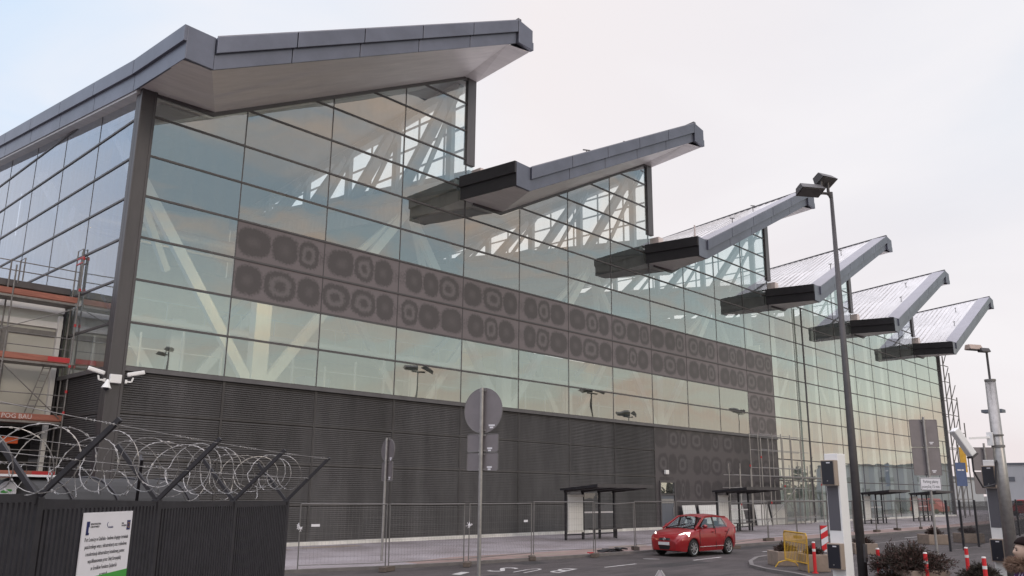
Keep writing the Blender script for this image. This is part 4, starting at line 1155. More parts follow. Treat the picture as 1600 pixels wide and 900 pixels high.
# ================================================================== BUS SHELTERS
def shelter():
    t = thing('bus_shelter', 'x', 'bus shelter', (0, 0, 0))
    for x in (.05, 1.50, 2.95, 4.30):
        m = MB().box(x - .055, x + .055, -.055, .055, 0, 2.55); 
        m.build('post', 'black_metal', t, bevel=.008)
    m = MB().hexa([(-.25, .15, 2.54), (4.75, .15, 2.54), (4.75, -2.35, 2.74), (-.25, -2.35, 2.74), (-.25, .15, 2.64), (4.75, .15, 2.64), (4.75, -2.35, 2.88), (-.25, -2.35, 2.88)])
    rf = m.build('canopy', 'black_metal', t)
    ed = MB().box(-.27, 4.77, -2.40, -2.352, 2.72, 2.90).build('canopy_edge', 'lamp_dark', rf)
    rb = MB()
    for x in (.05, 1.5, 2.95, 4.3): rb.hexa([(x - .05, .1, 2.44), (x + .05, .1, 2.44), (x + .05, -2.3, 2.69), (x - .05, -2.3, 2.69), (x - .05, .1, 2.54), (x + .05, .1, 2.54), (x + .05, -2.3, 2.73), (x - .05, -2.3, 2.73)])
    rb.build('rafter', 'lamp_dark', rf)
    MB().box(.18, 1.42, -.07, .07, .50, 2.22).build('poster_case', 'white_board', t)
    MB().box(.14, 1.46, -.09, .09, 2.222, 2.34).build('case_top', 'base_white', t)
    MB().box(.14, 1.46, -.09, .09, .38, .498).build('case_foot', 'base_white', t)
    for x0, x1 in ((1.56, 2.89), (3.01, 4.24)):
        g_ = MB().poly([(x0, 0, .3), (x1, 0, .3), (x1, 0, 2.42), (x0, 0, 2.42)]).build('glass_pane', 'clear_glass', t, fix=False)
        MB().box(x0 + .06, x1 - .06, -.012, -.004, 1.36, 1.44).build('safety_strip', 'sign_white', g_)
    b = MB().box(1.7, 4.2, -.62, -.22, .50, .55).build('bench', 'lamp_dark', t)
    MB().box(1.9, 1.96, -.45, -.35, 0, .5).build('bench_leg', 'black_metal', b)
    MB().box(3.9, 3.96, -.45, -.35, 0, .5).build('bench_leg', 'black_metal', b)
    MB().box(-.05, 4.4, -.03, .03, .24, .30).build('rail', 'black_metal', t)
    return t
s0 = shelter(); s0.location = (22.25, -4.6, 0); s0['label'] = 'dark bus shelter with white poster case left of the door, nearest one'; s0['group'] = 'bus shelters along the terminal'
for x, lab in ((37.8, 'dark bus shelter right behind the red car, in front of the printed wall'), (62.4, 'dark bus shelter just right of the tall lamp post'), (74.4, 'farthest dark bus shelter, behind the small white text sign')):
    dup(s0, (x, -4.6, 0), 0, lab)

# ================================================================== RIGHT SCAFFOLD
S2 = thing('scaffold', 'galvanised tube scaffold where the printed wall meets the clear glass', 'scaffold', (0, -1.0, 0))
ux = [(46.06, 4.7), (47.75, 4.75), (49.6, 7.2), (50.9, 3.9 + 3.3), (53.4, 7.4), (55.0, 7.4), (56.7, 7.4), (57.8, 5.2), (60.4, 5.0)]
for x, h in ux:
    for y in (0, -.9): 
        MB().tube([(x, y, 0), (x + rnd.uniform(-.04, .04), y, h - (.4 if y < 0 else 0))], .045, 6).build('standard', 'galv', S2)
for z, xa, xb in ((1.9, 45.2, 60.6), (3.85, 45.2, 60.6), (4.5, 49.6, 57.8), (5.9, 49.6, 58.2), (7.1, 49.6, 58.2), (2.9, 45, 57.8), (.5, 45.2, 60.6)):
    for y in (0, -.9): MB().tube([(xa, y, z), (xb, y, z + .02)], .026, 6).build('ledger', 'galv', S2)
for z in (3.78, 1.85):
    MB().box(52.9, 60.5, -.95, .05, z - .03, z + .04).build('deck', 'scaf_steel', S2)
for a, b in (((53.4, -.95, 1.9), (56.7, -.95, 3.8)), ((56.7, -.95, 1.9), (53.4, -.95, 3.8)), ((49.6, -.95, .1), (53.4, -.95, 1.9)), ((57.8, -.95, .2), (60.4, -.95, 1.9)), ((56.7, -.95, .1), (53.6, -.95, 1.8))):
    MB().tube([a, b], .024, 6).build('diagonal_brace', 'galv', S2)
for x, z in ((49.6, 5.2), (50.9, 1.7), (47.75, 4.5), (46.06, 1.6), (53.4, 3.0), (60.4, 3.2)):
    MB().tube([(x, -.9, z), (x, -.9, z + .16)], .06, 8).build('coupler', 'scaf_red', S2)
# lattice scaffold at the far end
S3 = thing('scaffold', 'tall thin lattice scaffold climbing the far end of the terminal', 'scaffold', (103.3, -.35, 0))
hs = {0: 20.0, 2.0: 18.0, 4.2: 15.0, 6.2: 11.8}
for x, h in hs.items():
    for y in (0, 1.2): MB().tube([(x, y, 0), (x, y, h)], .075, 6).build('standard', 'galv_dull', S3)
z = 2.0
while z < 19:
    xe = 6.2 if z < 11.8 else (4.2 if z < 15 else 2.0)
    MB().bar((0, 0, z), (xe, 0, z), .09).bar((0, 1.2, z), (xe, 1.2, z), .08).bar((0, 0, z), (0, 1.2, z), .07).build('ledger', 'galv_dull', S3)
    MB().bar((0, 0, z), (2.0, 0, z + 2), .08).bar((2.0, 0, z), (min(xe, 4.2), 0, z + 2 if xe > 4 else z), .08).build('diagonal_brace', 'galv_dull', S3)
    z += 2.1

# ================================================================== TRAFFIC SIGNS (seen from behind)
def sign_post(loc, h, r, discs, lab, rz, name='traffic_sign', lean=(0, 0)):
    t = thing(name, lab, 'traffic sign', loc, rz)
    MB().tube([(lean[0], lean[1], 0), (0, 0, h)], r, 10).build('pole', 'galv', t)
    for d in discs:
        kind, zc, a, b = d
        y0 = -r - .035   # plates hang on the far side of the pole
        if kind == 'disc':
            pts = [(a * math.cos(2 * math.pi * q / 48), -y0, zc + b * math.sin(2 * math.pi * q / 48)) for q in range(48)]
            m = MB().prism(pts, (0, .02, 0)); pl = m.build('sign_plate', 'sign_back', t)
            MB().tube([(a * math.cos(2 * math.pi * q / 48), -y0 + .005, zc + b * math.sin(2 * math.pi * q / 48)) for q in range(49)], .011, 6, False).build('rim', 'galv_dull', pl)
        else:
            rr = .045; pts = []
            for cxs, czs, a0 in ((a - rr, b - rr, 0), (-a + rr, b - rr, 90), (-a + rr, -b + rr, 180), (a - rr, -b + rr, 270)):
                for q in range(5):
                    an = R(a0 + 22.5 * q); pts.append((cxs + rr * math.cos(an), -y0, zc + czs + rr * math.sin(an)))
            pl = MB().prism(pts, (0, .02, 0)).build('sign_plate', 'sign_back', t)
            MB().tube(pts + [pts[0]], .010, 6, False).build('rim', 'galv_dull', pl)
        for dz in (b * .88, -b * .88):
            MB().box(-.10, .10, -y0 - .03, -y0 - .001, zc + dz - .02, zc + dz + .02).cbox((-.085, -y0 - .045, zc + dz), (.03, .03, .05)).build('clamp', 'galv', pl)
        MB().box(a * .30, a * .62, -y0 - .004, -y0 - .001, zc - b * .70, zc - b * .70 + .045).box(a * .36, a * .54, -y0 - .004, -y0 - .001, zc - b * .70 - .06, zc - b * .70 - .015).build('sticker', 'sign_white', pl)
    return t
# faces look to the north east; the pole stands on the camera side
sign_post((3.81, -16.98, -.1), 5.48, .055, [('disc', 4.84, .62, .64), ('rect', 3.92, .50, .24), ('rect', 3.40, .50, .24)], 'nearest large round sign seen from behind with two small plates on its pole', R(-74))
sign_post((6.72, -8.98, 0), 4.38, .045, [('disc', 3.93, .42, .44), ('rect', 3.16, .34, .34)], 'smaller round sign seen from behind, in front of the louvred wall', R(-93))
t = sign_post((27.6, -21.3, 0), 5.95, .055, [('rect', 5.22, .60, .61), ('rect', 3.97, .60, .61)], 'two square sign backs stacked over a small white text plate', R(-52))
pl = MB().box(-.46, .46, -.09, -.065, 2.70, 3.26).build('text_plate', 'sign_white', t, bevel=.01)
bo = MB()
for a_ in ((-.445, .445, 2.715, 2.735), (-.445, .445, 3.225, 3.245), (-.445, -.425, 2.735, 3.225), (.425, .445, 2.735, 3.225)): bo.box(a_[0], a_[1], -.094, -.0905, a_[2], a_[3])
bo.build('border', 'ink', pl)
for q, s_ in enumerate(("Parking płatny", "powyżej 15 min.")):
    text(s_, .185, 'ink', pl, (0, -.092, 3.03 - .22 * q), (R(90), 0, 0), 'lettering', .001, 'CENTER', .62)
t = sign_post((33.2, -22.2, 0), 5.0, .05, [('rect', 4.25, .60, .55), ('rect', 3.1, .60, .52)], 'farther pair of square sign backs behind the camera pole', R(-52))

# ================================================================== LAMP POSTS
def floodlight(par, c, yaw_, tilt, sz=(.80, .50, .26), m='lamp_dark'):
    Rm = Matrix.Rotation(yaw_, 3, 'Z') @ Matrix.Rotation(tilt, 3, 'X')
    a, b, h = sz[0] / 2, sz[1] / 2, sz[2]
    pts = [(-a, -b, 0), (a, -b, 0), (a, b, 0), (-a, b, 0), (-a * .92, -b * .45, h), (a * .92, -b * .45, h), (a * .92, b * .8, h), (-a * .92, b * .8, h)]
    o = MB().hexa([Rm @ Vector(p) + Vector(c) for p in pts]).build('lamp_head', m, par, bevel=.015)
    MB().hexa([Rm @ Vector(p) + Vector(c) for p in [(-a * .9, -b * .85, -.012), (a * .9, -b * .85, -.012), (a * .9, b * .85, -.012), (-a * .9, b * .85, -.012), (-a * .9, -b * .85, -.002), (a * .9, -b * .85, -.002), (a * .9, b * .85, -.002), (-a * .9, b * .85, -.002)]]).build('lens', 'galv_dull', o)
    return o
L0 = thing('street_lamp', 'tall dark tapering lamp post with two floodlights beside the white pillar', 'street lamp', (12.59, -23.97, 0))
MB().tube([(0, 0, 0), (0, 0, 4), (0, 0, 12.0)], [.135, .115, .055], 14).build('pole', 'lamp_dark', L0, smooth=True)
MB().box(-.09, .09, -.15, -.10, .6, 1.1).build('service_door', 'lamp_dark', L0)
br = MB().tube([(0, 0, 11.8), (-.06, .06, 12.0)], .06, 8).tube([(-.06, .06, 11.95), (-.34, .16, 11.92)], .045, 6).tube([(-.34, .16, 11.88), (-.34, .16, 12.34)], .045, 6).tube([(-.06, .06, 11.9), (-.06, .06, 12.34)], .05, 6)
br.bar((-.34, .16, 12.02), (-.62, .26, 12.0), .10)
br.build('bracket', 'lamp_dark', L0)
floodlight(L0, (-.80, .32, 11.86), R(-35), R(-18))
floodlight(L0, (-.13, .06, 12.32), R(-20), R(-28), (.64, .46, .30))
for x, y, lab, h in ((39.3, -28.0, 'floodlight mast mirrored in the glass above the round sign', 14), (62.5, -24.8, 'floodlight mast mirrored in the glass left of the middle', 14.2), (83.3, -34.7, 'double floodlight mast mirrored beside the previous one', 14), (95.4, -25.1, 'floodlight mast mirrored in the glass near the printed column', 14)):
    t = thing('street_lamp', lab, 'street lamp', (x, y, 0), 0, 'masts reflected in the facade')
    MB().tube([(0, 0, 0), (0, 0, h - .6)], [.16, .07], 8).build('pole', 'lamp_dark', t)
    MB().bar((-.9, 0, h - .6), (.9, 0, h - .6), .12).build('bracket', 'lamp_dark', t)
    floodlight(t, (-1.1, 0, h - .4), 0.4, R(-30), (1.5, .8, .4)); floodlight(t, (1.1, 0, h - .4), -.5, R(-30), (1.5, .8, .4))
# far right mast: thick galvanised lower tube, thin dark upper one
L2 = thing('camera_mast', 'thick galvanised mast with thin upper pole and angled white camera', 'mast', (16.17, -27.02, 0))
MB().tube([(0, 0, 0), (0, 0, 6.0)], [.185, .150], 20).build('mast_tube', 'galv', L2, smooth=True)
MB().tube([(0, 0, 5.98), (0, 0, 6.04)], .162, 20).build('cap', 'galv_dull', L2)
MB().tube([(0, 0, 6.0), (0, 0, 6.98)], .035, 8).tube([(0, 0, 6.96), (-.22, .12, 6.98)], .03, 6).build('upper_pole', 'lamp_dark', L2)
floodlight(L2, (-.42, .24, 6.95), R(-30), R(0), (.50, .28, .16), 'lamp_tan')
floodlight(L2, (-.25, .0, 6.88), R(-30), R(0), (.34, .22, .12), 'lamp_dark')
MB().tube([(-.1, -.1, .1), (-.19, -.19, 6.0)][:1] + [(.24, -.05, .2), (.22, -.03, 5.9)][1:], .02, 6).build('cable_duct', 'galv_dull', L2)
MB().tube([(0, 0, 3.95), (0, 0, 4.02)], .19, 16).tube([(0, 0, 4.30), (0, 0, 4.34)], .19, 16).build('band', 'galv_dull', L2)
MB().bar((-.2, .1, 4.25), (-.85, .55, 4.2), .06).cbox((-.24, .14, 4.2), (.10, .16, .40)).build('camera_arm', 'white_plastic', L2)
v = Vector((.48, -.35, -.85)).normalized()
cc = Vector((-1.02, .68, 4.05))
cm = MB().bar(cc - v * .50, cc + v * .42, .24, .22).build('camera_housing', 'white_plastic', L2, bevel=.03)
MB().bar(cc + v * .42, cc + v * .47, .26, .24).build('camera_hood', 'lamp_dark', L2)
MB().tube([cc + v * .4, cc + v * .4 + Vector((0, 0, -.5)), cc + Vector((.35, -.3, -1.30)), cc + Vector((.75, -.55, -1.20)), cc + Vector((.82, -.60, -.55)), cc + Vector((.95, -.62, -.45))], .028, 6).build('cable', 'black_metal', L2)

# ================================================================== TICKET PILLARS
def pillar():
    t = thing('ticket_pillar', 'x', 'ticket pillar', (0, 0, 0))
    MB().box(-.26, .26, -.02, .36, 0, 3.6).build('housing', 'white_plastic', t, bevel=.012)
    MB().box(-.268, -.261, .03, .34, 1.55, 2.72).build('grey_panel', 'panel_grey', t)
    for z0, z1 in ((2.74, 3.42), (.55, 1.22)):
        b = MB().box(-.50, -.262, -.015, .37, z0, z1).build('reader_box', 'reader_side', t, bevel=.01)
        MB().box(-.515, -.501, .02, .345, z0 + .03, z1 - .03).build('reader_face', 'reader_black', b)
        MB().box(-.522, -.516, .10, .20, z1 - .09, z1 - .06).build('reader_slot', 'sign_white', b)
        MB().tube([(-.52, .20, z0 + .12), (-.516, .20, z0 + .12)], .018, 8).build('button', 'galv', b)
    MB().box(-.33, .33, -.08, .42, 0, .12).build('plinth', 'concrete', t)
    return t
tp1 = pillar(); tp1.location = (10.48, -24.46, 0); tp1['label'] = 'white ticket pillar with black upper and lower readers beside the tall lamp post'; tp1['group'] = 'two level ticket pillars'
dup(tp1, (17.09, -26.72, 0), 0, 'grey white ticket pillar right in front of the thick camera mast')

# ================================================================== RED POSTS, BARRIER, HAZARD BOARD
def bollard(loc, lab):
    t = thing('bollard', lab, 'bollard', loc, 0, 'red flexible bollards')
    MB().tube([(0, 0, 0), (0, 0, .02), (0, 0, .021), (0, 0, .95)], [.10, .10, .055, .052], 14).build('post', 'red_plastic', t, smooth=False)
    MB().tube([(0, 0, .95), (0, 0, .985)], [.056, .045], 14).build('cap', 'reflective', t)
    MB().tube([(0, 0, .68), (0, 0, .76)], .0565, 14).build('band', 'reflective', t)
for (x, y), lab in (((14.56, -21.64), 'red bollard with white band beside the yellow barrier'), ((12.95, -24.31), 'red bollard between the lamp post and the big juniper'), ((12.21, -25.87), 'red bollard standing in front of the big juniper'),
                    ((15.71, -25.91), 'red bollard partly behind the small round juniper'), ((11.68, -27.47), 'red bollard in front of the small juniper near the person')):
    bollard((x, y, 0), lab)
BR = thing('barrier', 'yellow steel crowd barrier standing on the island tip', 'barrier', (15.9, -19.9, 0), 0)
ba = Vector((0.22, .04, 0)); bb = Vector((-1.30, -1.50, 0)); bdv = (bb - ba).normalized(); bn = Vector((-bdv.y, bdv.x, 0))
m = MB().tube([ba + Vector((0, 0, .25)), ba + Vector((0, 0, 1.14)), ba + bdv * .08 + Vector((0, 0, 1.22)), bb - bdv * .08 + Vector((0, 0, 1.22)), bb + Vector((0, 0, 1.14)), bb + Vector((0, 0, .0))], .024, 8)
m.tube([ba + Vector((0, 0, .27)), bb + Vector((0, 0, .27))], .02, 6)
m.build('frame', 'yellow', BR)
m = MB(); n = 15; L = (bb - ba).length
for q in range(1, n):
    p = ba + bdv * L * q / n; m.tube([p + Vector((0, 0, .27)), p + Vector((0, 0, .90))], .010, 6)
m.tube([ba + Vector((0, 0, .90)), bb + Vector((0, 0, .90))], .012, 6)
m.build('bars', 'yellow', BR)
mt = MB(); 
for q in range(60):
    p = ba + bdv * L * q / 60; mt.box(p.x - .003, p.x + .003, p.y - .003, p.y + .003, 0.90, 1.21)
mt.build('mesh_strip', 'yellow', BR)
for e in (ba + bdv * .15,):
    MB().tube([e + bn * .42 + Vector((0, 0, .0)), e + bn * .30 + Vector((0, 0, .16)), e + Vector((0, 0, .24)), e - bn * .30 + Vector((0, 0, .16)), e - bn * .42 + Vector((0, 0, 0))], .022, 8).build('foot', 'yellow', BR)
HZ = thing('hazard_board', 'red and white striped hazard board behind the white ticket pillar', 'hazard board', (18.6, -20.25, 0), R(-58))
MB().box(-.125, .125, 0, .02, .42, 1.36).build('board', 'sign_white', HZ)
st = MB()
for z0 in (.42, .85, 1.20):
    z1 = min(1.36, z0 + .24)
    st.prism([(-.125, -.004, max(.42, z0 - .0)), (.125, -.004, min(1.36, z0 + .14)), (.125, -.004, min(1.36, z0 + .36)), (-.125, -.004, min(1.36, z0 + .20))], (0, .003, 0))
st.build('stripe', 'red_plastic', HZ)
MB().box(-.15, -.126, -.01, .03, 0, 1.36).box(-.3, .3, -.12, .14, 0, .08).build('stand', 'black_metal', HZ)

# ================================================================== PLANTERS AND JUNIPERS
def planter(loc, sz, rz, lab):
    w, d, h = sz
    t = thing('planter', lab, 'planter', loc, rz, 'concrete planters on the island')
    t_ = .07
    m = MB().box(-w / 2, w / 2, -d / 2, -d / 2 + t_, 0, h).box(-w / 2, w / 2, d / 2 - t_, d / 2, 0, h).box(-w / 2, -w / 2 + t_, -d / 2 + t_, d / 2 - t_, 0, h).box(w / 2 - t_, w / 2, -d / 2 + t_, d / 2 - t_, 0, h)
    m.build('box', 'concrete', t, bevel=.02)
    MB().box(-w / 2 + t_, w / 2 - t_, -d / 2 + t_, d / 2 - t_, .05, h - .06).build('soil', 'tree_bark', t)
    return t
def juniper(loc, rx, ry, h, n, lab, seed, mats=('needle_a', 'needle_b'), up_=.5, snow=0, grp='junipers in the planters'):
    rnd = random.Random(seed)
    t = thing('juniper', lab, 'shrub', loc, 0, grp)
    stm = MB(); lf = [MB(), MB()]; sn = MB()
    for q in range(n):
        a = rnd.uniform(0, 2 * math.pi); rr = rnd.random() ** .5
        tip = Vector((rx * rr * math.cos(a) * rnd.uniform(.75, 1.1), ry * rr * math.sin(a) * rnd.uniform(.75, 1.1), h * (rnd.uniform(.25, 1.0)) * (1.05 - .6 * rr)))
        base = Vector((rnd.uniform(-.08, .08), rnd.uniform(-.08, .08), 0))
        mid = base.lerp(tip, .55) + Vector((0, 0, h * .18))
        if q % 3 == 0: stm.tube([base, mid, tip], [.014, .009, .003], 4, False)
        nn = 26
        for k in range(nn):
            u = .30 + .72 * k / nn
            p = (base * (1 - u) ** 2 + mid * 2 * u * (1 - u) + tip * u * u)
            d = ((mid - base) * (1 - u) + (tip - mid) * u).normalized()
            sp = Vector((rnd.gauss(0, 1), rnd.gauss(0, 1), rnd.gauss(0, .8) + up_)).normalized()
            v = (d * .75 + sp * .8).normalized() * rnd.uniform(.05, .115)
            w = Vector((rnd.gauss(0, 1), rnd.gauss(0, 1), rnd.gauss(0, 1))).cross(v).normalized() * rnd.uniform(.009, .018)
            p = p + sp * rnd.uniform(0, .05)
            m = lf[0 if rnd.random() < .55 else 1]
            if snow and p.z > h * .55 and rnd.random() < snow: m = sn
            m.poly([p - w, p + w, p + v])
    stm.build('stem', 'tree_bark', t, fix=False)
    lf[0].build('foliage', mats[0], t, fix=False); lf[1].build('foliage', mats[1], t, fix=False)
    if sn.f: sn.build('frost', 'snow', t, fix=False)
    return t
planter((16.75, -19.55, 0), (.95, .95, .50), R(-40), 'sandy concrete planter behind the yellow barrier')
planter((15.35, -21.25, 0), (.80, .80, .55), R(-45), 'concrete planter half hidden by the white ticket pillar')
planter((25.1, -19.1, 0), (.95, .95, .46), R(-55), 'concrete planter right behind the lamp post')
planter((35.5, -18.7, 0), (1.25, 1.0, .50), R(-38), 'concrete planter behind the pole of the text sign')
planter((38.6, -19.5, 0), (1.2, 1.0, .50), R(-38), 'concrete planter seen through the dark mesh fence')
planter((12.6, -25.55, 0), (1.15, 1.0, .50), R(-38), 'concrete planter under the big juniper')
planter((12.9, -27.0, 0), (.9, .9, .35), R(-38), 'low planter under the small round juniper')
juniper((16.75, -19.55, .42), .45, .45, .45, 60, 'short scrubby juniper behind the yellow barrier', 1)
juniper((15.35, -21.25, .46), .42, .42, .42, 60, 'brown tuft in the planter beside the hazard board', 2)
juniper((25.1, -19.1, .38), .5, .5, .4, 60, 'low dark tuft in the planter behind the lamp post', 3)
juniper((35.5, -18.7, .42), .5, .5, .6, 60, 'small dark juniper behind the text sign pole', 4)
juniper((38.6, -19.5, .42), .6, .6, .55, 60, 'dark shrub seen through the dark mesh fence', 5)
juniper((12.75, -25.3, .30), 1.25, 1.15, .98, 640, 'big sprawling reddish brown juniper on the island', 6)
juniper((13.4, -24.6, .15), .85, .8, 1.05, 300, 'taller dark juniper lump left behind the big one', 7, snow=.06)
juniper((12.4, -24.9, .0), .7, .6, .62, 190, 'pale frosted low branches left of the big juniper', 8, snow=.3)
juniper((12.75, -27.05, .22), .55, .52, .62, 260, 'small round dark green juniper near the person', 9, mats=('needle_b', 'needle_b'))

# ================================================================== DARK MESH FENCE ON THE RIGHT
DF = thing('mesh_fence', 'dark green-black welded mesh fence crossing behind the right pillar', 'fence', (0, 0, 0))
dp = [(29.95, -21.15), (31.6, -21.25), (34.9, -21.0), (40.0, -20.4), (45.0, -19.9), (50.0, -19.3), (56, -18.6)]
for x, y in dp: MB().box(x - .045, x + .045, y - .045, y + .045, 0, 2.28).build('post', 'black_metal', DF)
for (xa, ya), (xb, yb) in zip(dp[:-1], dp[1:]):
    m = MB(); L = math.hypot(xb - xa, yb - ya); n = int(L / .10)
    for q in range(1, n):
        t = q / n; x = xa + (xb - xa) * t; y = ya + (yb - ya) * t
        m.box(x - .004, x + .004, y - .004, y + .004, .08, 2.2)
    for z in (.1, .5, 1.0, 1.5, 2.0, 2.2): m.bar((xa, ya, z), (xb, yb, z), .009)
    m.build('mesh_panel', 'black_metal', DF)

# ================================================================== FAR THINGS
fbld = thing('far_building', 'long light grey hall far behind the camera mast', 'building', (135, -2, 0), R(0))
MB().box(0, 40, -30, 6, 0, 7.1).build('wall', 'far_wall', fbld)
MB().box(-.15, 40, -30.1, 6.1, 7.1, 7.4).build('roof_edge', 'far_dark', fbld)
for y in (-25, -19, -13, -7, -1.0, 2.5): MB().box(-.06, 0, y, y + 2.2, 4.6, 5.3).build('window', 'far_dark', fbld)
for y in (-22, -12, -4): MB().box(-.06, 0, y, y + 1.2, 0, 3.4).build('door', 'far_dark', fbld)
fb2 = thing('far_building', 'low pinkish grey building far behind the lattice scaffold', 'building', (170, 25, 0))
MB().box(0, 40, 0, 40, 0, 6).build('wall', 'far_wall', fb2); MB().box(-.2, 40, -.2, 40, 6, 6.5).build('roof_edge', 'far_dark', fb2)
yp = thing('banner', 'yellow banner hanging on the lattice scaffold at the far end', 'banner', (103.9, -.9, 0), R(-20))
MB().box(0, 1.3, 0, .04, 5.3, 8.4).build('cloth', 'yellow_panel', yp); MB().tube([(0, 0, 0), (0, 0, 9.2)], .05, 6).build('pole', 'galv_dull', yp)
bp_ = thing('banner', 'blue information banner below and right of the yellow one', 'banner', (92.6, -4.1, 0), R(-40))
MB().box(-.6, .65, 0, .05, 3.5, 6.1).build('panel', 'blue_panel', bp_); MB().box(-.4, .0, -.01, 0, 5.2, 5.35).box(.1, .4, -.01, 0, 5.2, 5.35).build('white_mark', 'sign_white', bp_)
MB().tube([(0, .1, 0), (0, .1, 6.2)], .06, 6).build('pole', 'galv_dull', bp_)
dl = thing('street_lamp', 'tiny distant lamp post with flat head right of the terminal', 'street lamp', (150, 6, 0))
MB().tube([(0, 0, 0), (0, 0, 16.5)], .14, 6).build('pole', 'far_dark', dl); MB().box(-1.2, 1.2, -1.6, 1.6, 16.4, 16.9).build('lamp_head', 'far_dark', dl)
for q, (x, y, c) in enumerate(((112, -6, 'scaf_red'), (118, -10, 'far_dark'))):
    v_ = thing('parked_van', ['dull red van parked far beyond the terminal corner', 'dark van parked far beyond the mesh fence'][q], 'van', (x, y, 0), R(100))
    MB().prism([(-2.3, -.9, .35), (2.3, -.9, .35), (2.3, -.9, 1.0), (1.7, -.9, 1.25), (1.1, -.9, 2.0), (-2.3, -.9, 2.05)], (0, 1.8, 0)).build('body', c, v_, bevel=.06)
    MB().prism([(.55, -.91, 1.3), (1.5, -.91, 1.3), (1.0, -.91, 1.85), (.55, -.91, 1.85)], (0, 1.82, 0)).build('side_window', 'car_dark', v_)
    for wx in (-1.4, 1.4):
        for wy in (-.9, .7): MB().tube([(wx, wy, .34), (wx, wy + .2, .34)], .34, 16).build('wheel', 'tyre', v_)
tr_ = MB(); rnd = random.Random(9)
for q in range(2600):
    x = rnd.uniform(-60, 420); y = -150 + rnd.uniform(-8, 8); z = abs(rnd.gauss(0, 1)) * (3.2 + 2.2 * math.sin(x * .07) * math.sin(x * .021))
    s_ = rnd.uniform(.8, 2.2); v = Vector((rnd.uniform(-1, 1), rnd.uniform(-1, 1), rnd.uniform(-1, 1))).normalized() * s_; w = Vector((rnd.uniform(-1, 1), rnd.uniform(-1, 1), rnd.uniform(-1, 1))).cross(v).normalized() * s_ * .8
    p = Vector((x, y, z)); tr_.poly([p - v, p + w, p + v, p - w])
o = tr_.build('treeline', 'needle_b', None, fix=False); o['kind'] = 'stuff'; tag(o, 'distant dark tree line across the car park, mirrored in the glass', 'tree line')
# grey pointed post top at the lower edge
pc = thing('post_cap', 'grey pointed post top with pale edges peeping up from the bottom edge', 'post', (-4.13, -28.21, 0), R(30))
MB().box(-.07, .07, -.07, .07, 0, 1.47).build('post', 'galv_dull', pc)
MB().hexa([(-.09, -.09, 1.47), (.09, -.09, 1.47), (.09, .09, 1.47), (-.09, .09, 1.47), (-.012, -.012, 1.60), (.012, -.012, 1.60), (.012, .012, 1.60), (-.012, .012, 1.60)]).build('cap', 'sign_back', pc)
m = MB()
for sx in (-1, 1):
    for sy in (-1, 1): m.bar((sx * .09, sy * .09, 1.475), (sx * .012, sy * .012, 1.603), .012)
m.build('edge_strip', 'galv', pc)

# ================================================================== RED CAR
CAR = thing('hatchback_car', 'red five door hatchback with headlights on driving along the road', 'car', (0, 0, 0))
Lc = 4.12
def interp(tab, x):
    if x <= tab[0][0]: return tab[0][1]
    for (a, va), (b, vb) in zip(tab[:-1], tab[1:]):
        if a <= x <= b:
            t = (x - a) / (b - a); t = t * t * (3 - 2 * t) * .5 + t * .5
            return va + (vb - va) * t
    return tab[-1][1]
HW = [(0, .56), (.06, .68), (.18, .77), (.45, .845), (.9, .868), (2.2, .872), (3.3, .865), (3.85, .82), (4.06, .72), (4.12, .66)]
TOPZ = [(0, .58), (.05, .70), (.14, .79), (.4, .90), (.8, .985), (1.12, 1.03), (1.4, 1.05), (3.9, 1.14), (4.03, 1.08), (4.12, .9)]
BOT = [(0, .24), (.3, .20), (.9, .19), (3.3, .20), (3.9, .26), (4.12, .34)]
WX = (.82, 3.32); WR = .385
sts = sorted(set([0, .03, .07, .14, .22, .32, .42] + [w + WR * math.cos(a * math.pi / 12) for w in WX for a in range(13)] + [1.35, 1.7, 2.05, 2.4, 2.75, 3.8, 3.9, 4.0, 4.06, 4.1, 4.12]))
rows = []
for x in sts:
    hw = interp(HW, x); tz = interp(TOPZ, x); b0 = interp(BOT, x)
    arch = 0
    for w in WX:
        if abs(x - w) < WR: arch = max(arch, .31 + math.sqrt(max(0, WR * WR - (x - w) ** 2)))
    zb = max(b0, arch)
    flare = .02 if arch else 0
    side = [(hw * .93 + flare, zb), (hw * .985 + flare, max(zb + .02, min(.42, tz - .2))), (hw + flare * .6, max(zb + .04, min(.62, tz - .12))), (hw * .985, max(zb + .06, min(.80, tz - .06))), (hw * .955, max(zb + .08, tz - .07)), (hw * .90, tz - .02), (hw * .72, tz + .012), (0, tz + .035 if x < 1.2 else tz + .02)]
    ring = [(x, y, z) for y, z in side] + [(x, -y, z) for y, z in reversed(side[:-1])]
    rows.append(ring)
bm_ = MB().grid(rows); bm_.poly(rows[0]); bm_.poly(rows[-1])
body = bm_.build('body', 'car_paint', CAR, smooth=True)
# floor pan
MB().box(.1, 4.0, -.62, .62, .20, .32).build('underbody', 'car_dark', CAR)
wl_ = MB()
for w in WX:
    wl_.box(w - .39, w + .39, -.80, .80, .30, .69)
wl_.build('wheel_housing', 'car_dark', CAR)
